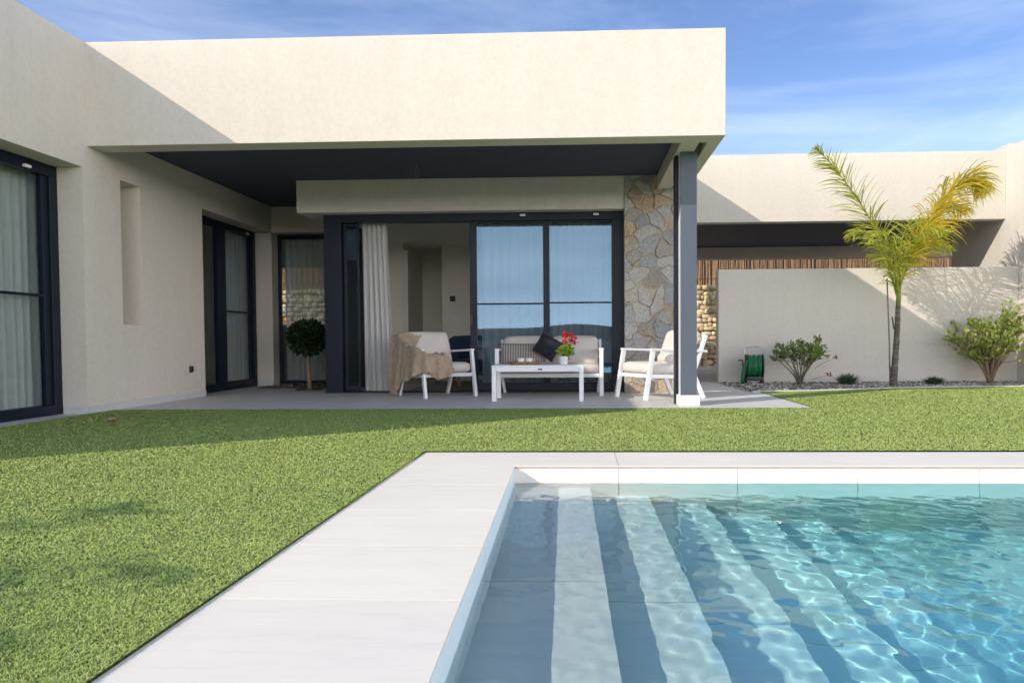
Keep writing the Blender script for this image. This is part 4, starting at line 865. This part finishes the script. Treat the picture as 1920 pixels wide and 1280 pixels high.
def frond(pts, Lmax, n, mat, seed, droop=.5, thin=.011, gap=.0, width0=.016):
    """returns rachis MB and leaflet arrays for one feather frond along pts"""
    rg = np.random.default_rng(seed); P = [Vector(p) for p in pts]
    def cr_(t):
        t = t * (len(P) - 1); i = min(int(t), len(P) - 2); f0 = t - i; p0, p1, p2, p3 = P[max(i - 1, 0)], P[i], P[i + 1], P[min(i + 2, len(P) - 1)]
        return .5 * ((2 * p1) + (p2 - p0) * f0 + (2 * p0 - 5 * p1 + 4 * p2 - p3) * f0 ** 2 + (3 * p1 - p0 - 3 * p2 + p3) * f0 ** 3)
    line = [cr_(k / 24) for k in range(25)]; ra = MB(); ra.tube(line, [width0 * (1 - .85 * k / 24) for k in range(25)], 6)
    V, Q = [], []
    for k in range(n):
        f0 = gap + (1 - gap) * (k + rg.random() * .8) / n; c = cr_(min(f0, .999)); tg = (cr_(min(f0 + .01, 1)) - cr_(max(f0 - .01, 0))).normalized()
        side = tg.cross(Vector((0, 0, 1))); side = side.normalized() if side.length > .05 else Vector((1, 0, 0)); upv = side.cross(tg)
        L = Lmax * math.sin(math.pi * min(1, .22 + .72 * f0)) * rg.uniform(.75, 1.1)
        for s in (-1, 1):
            ang = rg.uniform(-.75, .75)                                   # leaflets leave in several planes
            d = (side * s * math.cos(ang) + upv * math.sin(ang)) * .85 + tg * rg.uniform(.45, .8); d.normalize()
            w = thin * rg.uniform(.7, 1.2); wv = d.cross(Vector(rg.normal(0, 1, 3))).normalized() * w
            q = c.copy(); dd = d.copy(); base = len(V); ns = 5
            for j in range(ns + 1):
                k_ = j / ns; ww = wv * (0.35 + 1.0 * math.sin(math.pi * min(1, .12 + .8 * k_))) * (1 - .85 * k_ ** 3)
                V.append(q - ww); V.append(q + ww)
                q = q + dd * (L / ns); dd = (dd + Vector((0, 0, -droop * (k_ + .15) * rg.uniform(.6, 1.3)))).normalized()
            for j in range(ns): Q.append((base + 2 * j, base + 2 * j + 1, base + 2 * j + 3, base + 2 * j + 2))
    return ra, V, Q
def make_palm(label, loc, fronds, trunk_h, shaft_h, r, seed):
    t = thing('palm_tree', label, 'palm', loc); rg = np.random.default_rng(seed)
    pts, rs = [], []
    for k in range(26):
        f0 = k / 25; pts.append((.05 * f0 + .012 * math.sin(3 * f0), .01 * math.sin(4 * f0), trunk_h * f0)); rs.append(r * (1.25 - .35 * f0 + .30 * math.exp(-f0 * 9) + (.07 if k % 3 == 0 else 0) + rg.normal(0, .03)))
    b = MB(); b.tube(pts, rs, 14); b.build('trunk', 'ptrunk', t, True)
    top = Vector(pts[-1])
    for k in range(3):                                                    # old leaf stubs peeling from the trunk
        z = trunk_h * (.12 + .3 * k); b = MB(); s = 1 if k % 2 else -1
        b.grid(lambda u, v: (.05 * z / trunk_h + s * (r * 1.02 + .02 * v * v), (u - .5) * r * 1.3, z + .16 * v), 4, 5); b.build('leaf_scar', 'bark', t, True, solid=.004)
    b = MB(); b.tube([top + Vector((0, 0, -.01)), top + Vector((.01, 0, shaft_h * .4)), top + Vector((.015, 0, shaft_h * .75)), top + Vector((.02, 0, shaft_h))], [r * .9, r * .85, r * .7, r * .45], 12); b.build('crown_shaft', 'pshaft', t, True)
    for k, (fp_, L, n, mat, dr, th2) in enumerate(fronds):
        ra, V, Q = frond(fp_, L, n, mat, seed * 10 + k, dr, th2, .12); fr = ra.build('frond', mat, t, True)
        lf = fast_mesh('leaflets', np.array([v[:] for v in V]), np.array(Q), np.zeros((0, 3), np.int32), mat); lf.parent = fr
    return t
FR = [([(.05, 0, 1.25), (-.08, 0, 1.75), (-.42, -.03, 2.35), (-.80, -.06, 2.86), (-1.06, -.08, 3.12)], .50, 150, 'frond_m', .30, .0058),
      ([(.06, 0, 1.25), (.20, -.03, 1.75), (.49, -.06, 2.28), (.76, -.08, 2.60), (.95, -.10, 2.68), (1.06, -.11, 2.55)], .74, 220, 'frond_y', .85, .0060),
      ([(.06, .02, 1.25), (.10, .10, 1.65), (.22, .26, 2.02), (.42, .42, 2.24), (.62, .55, 2.22)], .42, 38, 'frond_m', .6, .0055),
      ([(.04, -.02, 1.25), (-.02, -.12, 1.60), (-.16, -.28, 1.88), (-.34, -.42, 1.98), (-.50, -.52, 1.86)], .40, 40, 'frond_m', .7, .0055),
      ([(.05, 0, 1.2), (.10, -.10, 1.55), (.18, -.22, 1.85), (.30, -.34, 2.02), (.42, -.46, 1.98)], .46, 48, 'frond_m', .8, .0055),
      ([(.05, 0, 1.2), (.03, .08, 1.5), (-.06, .2, 1.72), (-.2, .3, 1.75)], .36, 26, 'frond_m', .7, .006)]
FR += [([(.06, 0, 1.25), (.20, .05, 1.7), (.46, .08, 2.12), (.74, .10, 2.36), (.98, .12, 2.32)], .62, 120, 'frond_y', .85, .0055),
      ([(.05, 0, 1.2), (.12, -.05, 1.5), (.26, -.10, 1.78), (.46, -.14, 1.90), (.66, -.18, 1.78)], .46, 54, 'frond_m', .9, .005),
      ([(.04, 0, 1.2), (-.04, .03, 1.5), (-.2, .05, 1.85), (-.42, .06, 2.05), (-.58, .07, 2.0)], .42, 46, 'frond_m', .8, .005)]
make_palm('young palm with an upright green and a drooping yellow frond before the garden wall', (3.995, 9.95, .004), FR, 1.06, .40, .035, 5).scale = (.96, .96, .965)
st_ = MB(); st_.tube([(3.96, 9.96, .005), (3.945, 9.96, .6), (3.91, 9.96, 1.38)], .009, 7); tag(st_.build('plant_stake', 'bark', smooth=True), 'thin dark stake standing close beside the palm trunk', 'stake')
FS = []
for k, (a, ln) in enumerate(((12, 1.75), (-12, 1.6), (52, 1.5), (100, 1.6), (150, 1.5), (205, 1.6), (255, 1.5), (310, 1.5))):
    c_, s_ = math.cos(math.radians(a)), math.sin(math.radians(a)); FS.append(([(0, 0, 1.5), (.3 * c_, .3 * s_, 2.0), (.75 * c_, .75 * s_, 2.38), (1.2 * c_, 1.2 * s_, 2.42), (ln * c_, ln * s_, 2.2)], .27, 34, 'frond_g', .4, .009))
make_palm('palm beside the pool out of frame, its frond shadows lying on the lawn', (-5.98, -.95, .0), FS, 1.35, .3, .08, 8)

# ball topiary
tp = thing('topiary_tree', 'dark clipped ball tree on a bare stem in the nook', 'tree', (-3.44, 9.62, .012))
b = MB(); b.tube([(.01, 0, 0), (.004, 0, .15), (-.005, .004, .3), (-.01, 0, .5)], [.036, .027, .023, .02], 9); b.build('trunk', 'bark_t', tp, True)
lv = leaf_cloud('crown', np.concatenate([ball_pts((-.012, 0, .66), (.235, .235, .205), 2300, .72), ball_pts((-.05, 0, .62), (.16, .16, .14), 500, .3), ball_pts((.02, -.03, .72), (.19, .17, .155), 400, .8)]), (.055, .55), 'topiary', tp)
b = MB(); b.lathe([(.0, 0), (.16, 0), (.17, .012), (.15, .02), (0, .018)], n=20); b.build('soil_mound', 'earth', tp, True)
pb = MB(); pb.prism([(-4.25, 9.98), (-2.95, 9.98), (-2.95, YC - .01), (-4.25, YC - .01)], .0, .03); tag(pb.build('planting_bed', 'earth'), kind='structure')
o = leaf_cloud('dead_leaves', np.c_[rng.uniform(-4.2, -3.0, 60), rng.uniform(9.95, 10.3, 60), np.full(60, .034), rng.normal(0, 1, (60, 3)) * [1, 1, .1]], (.06, .5), 'pebble', up=0); tag(o, kind='stuff')

# hose reel
hr = thing('hose_reel', 'green garden hose on a wheeled reel against the garden wall', 'hose reel', (2.36, 10.50, .008), math.radians(-6))
b = MB()
for s in (-1, 1): b.tube([(s * .125, .03, .01), (s * .125, .0, .2), (s * .125, -.01, .40), (s * .125, -.012, .475), (s * .105, -.012, .505), (s * .06, -.012, .515), (0, -.012, .515)], .0085, 8)
b.build('handle_frame', 'chrome', hr, True)
b = MB(); b.tube([(-.125, .06, .02), (.125, .06, .02)], .009, 8); b.tube([(-.125, -.09, .015), (.125, -.09, .015)], .009, 8)
for s in (-1, 1): b.tube([(s * .125, .06, .02), (s * .125, -.09, .015)], .009, 8)
b.build('foot_frame', 'chrome', hr, True)
def disc(mb, x, R, w, c):
    n = 28; pr = []
    for k in range(n): a = 2 * math.pi * k / n; pr.append((c[1] + R * math.cos(a), c[2] + R * math.sin(a)))
    v = [(x - w / 2, y, z) for y, z in pr] + [(x + w / 2, y, z) for y, z in pr]
    mb.add(v, [tuple(range(n))[::-1], tuple(range(n, 2 * n))] + [(i, (i + 1) % n, n + (i + 1) % n, n + i) for i in range(n)])
for s in (-1, 1):
    b = MB(); disc(b, s * .108, .155, .016, (0, -.02, .255)); b.build('side_plate', 'hose_d', hr, bevel=.004)
b = MB(); b.box(-.10, .10, -.10, .05, .055, .12); b.build('tray', 'hose_d', hr, bevel=.012)
b = MB(); hp = []
for k in range(int(11 * 22)):
    a = 2 * math.pi * k / 22; x = -.09 + .18 * (k / 22 / 11); hp.append((x + .004 * math.sin(3 * a), -.02 + (.128 + .008 * math.sin(a * .37)) * math.cos(a), .255 + (.135 + .01 * math.sin(a * .23)) * math.sin(a)))
b.tube(hp, .0105, 7); b.build('hose_coil', 'hose', hr, True)
b = MB(); b.tube([(-.10, -.17, .33), (-.125, -.18, .29), (-.145, -.17, .20), (-.16, -.16, .10), (-.165, -.15, .02)], .014, 8); b.tube([(-.125, -.17, .30), (-.165, -.175, .22), (-.18, -.17, .10), (-.178, -.155, .02)], .013, 8); b.build('hose_end', 'hose', hr, True)
b = MB(); b.tube([(-.116, -.02, .255), (-.15, -.02, .255), (-.15, -.02, .33), (-.21, -.02, .33)], .011, 8); b.build('crank', 'black', hr, True)
for s in (-1, 1): b = MB(); disc(b, s * .10, .05, .028, (0, .06, .05)); b.build('wheel', 'black', hr, bevel=.004)
# dry leaf on the turf
b = MB(); b.grid(lambda u, v: (-3.61 + .07 * (u - .5) * (1 - abs(2 * v - 1) * .7), 5.77 + .09 * (v - .5), .032 + .02 * (u - .5) ** 2 * 4 + .006 * math.sin(5 * v)), 6, 6); tag(b.build('dry_leaf', 'dryleaf', smooth=True), 'single pale dry leaf lying on the shaded lawn', 'leaf')

# ------------------------------------------------------------------ artificial turf blades
def turf():
    rg = np.random.default_rng(12); out = []
    def inside(x, y):
        ok = (x > XW + .04) & (x < 5.98) & (y > .6)
        left = (y < 4.223) & (x < -.86 - .0123 * (4.223 - y) - .0005)
        far = (y >= 4.223 + .006) & (y < 6.858) & ((x < -.86) | (y > YPO + .001))
        right = (y >= 6.858) & (x > 2.085) & (y < np.interp(x, kx, [kerb_y(a) - .018 for a in kx]))
        return ok & (left | far | right)
    N0 = 11000000; x = rg.uniform(XW, 6, N0); y = .6 + 9.2 * rg.random(N0)
    d = np.hypot(x, y); dens = np.clip((1.75 / d), 0, 1) ** 1.55
    # only where this camera or one a step aside can look
    fr = (x < .78 * y + 1.0) & (x > -.92 * y - 1.0)
    m = inside(x, y) & fr & (rg.random(N0) < dens); x, y, d = x[m], y[m], d[m]; n = len(x)
    hgt = .0068 * rg.uniform(.55, 1.15, n); w = .0008 * np.clip(d / 1.9, .9, 5) ** .8 * rg.uniform(.8, 1.25, n); a = rg.uniform(0, 6.283, n); ln = rg.uniform(.5, 2.2, n) * hgt
    b0 = np.c_[x, y, np.full(n, .0165)]; dr = np.c_[np.cos(a), np.sin(a), np.zeros(n)]; a2 = a + rg.uniform(.6, 2.5, n); sd_ = np.c_[np.cos(a2), np.sin(a2), np.zeros(n)] * w[:, None]
    mid = b0 + dr * (ln * .35)[:, None]; mid[:, 2] += hgt * .62; tip = b0 + dr * ln[:, None]; tip[:, 2] += hgt
    co = np.stack([b0 - sd_, b0 + sd_, mid + sd_ * .85, mid - sd_ * .85, tip], 1)
    o = fast_mesh('grass', co.reshape(-1, 3), (np.array([(0, 1, 2, 3)])[None] + (np.arange(n) * 5)[:, None, None]).reshape(-1, 4), (np.array([(3, 2, 4)])[None] + (np.arange(n) * 5)[:, None, None]).reshape(-1, 3), 'grass')
    print('BLADES', n); return tag(o, kind='stuff')
turf()
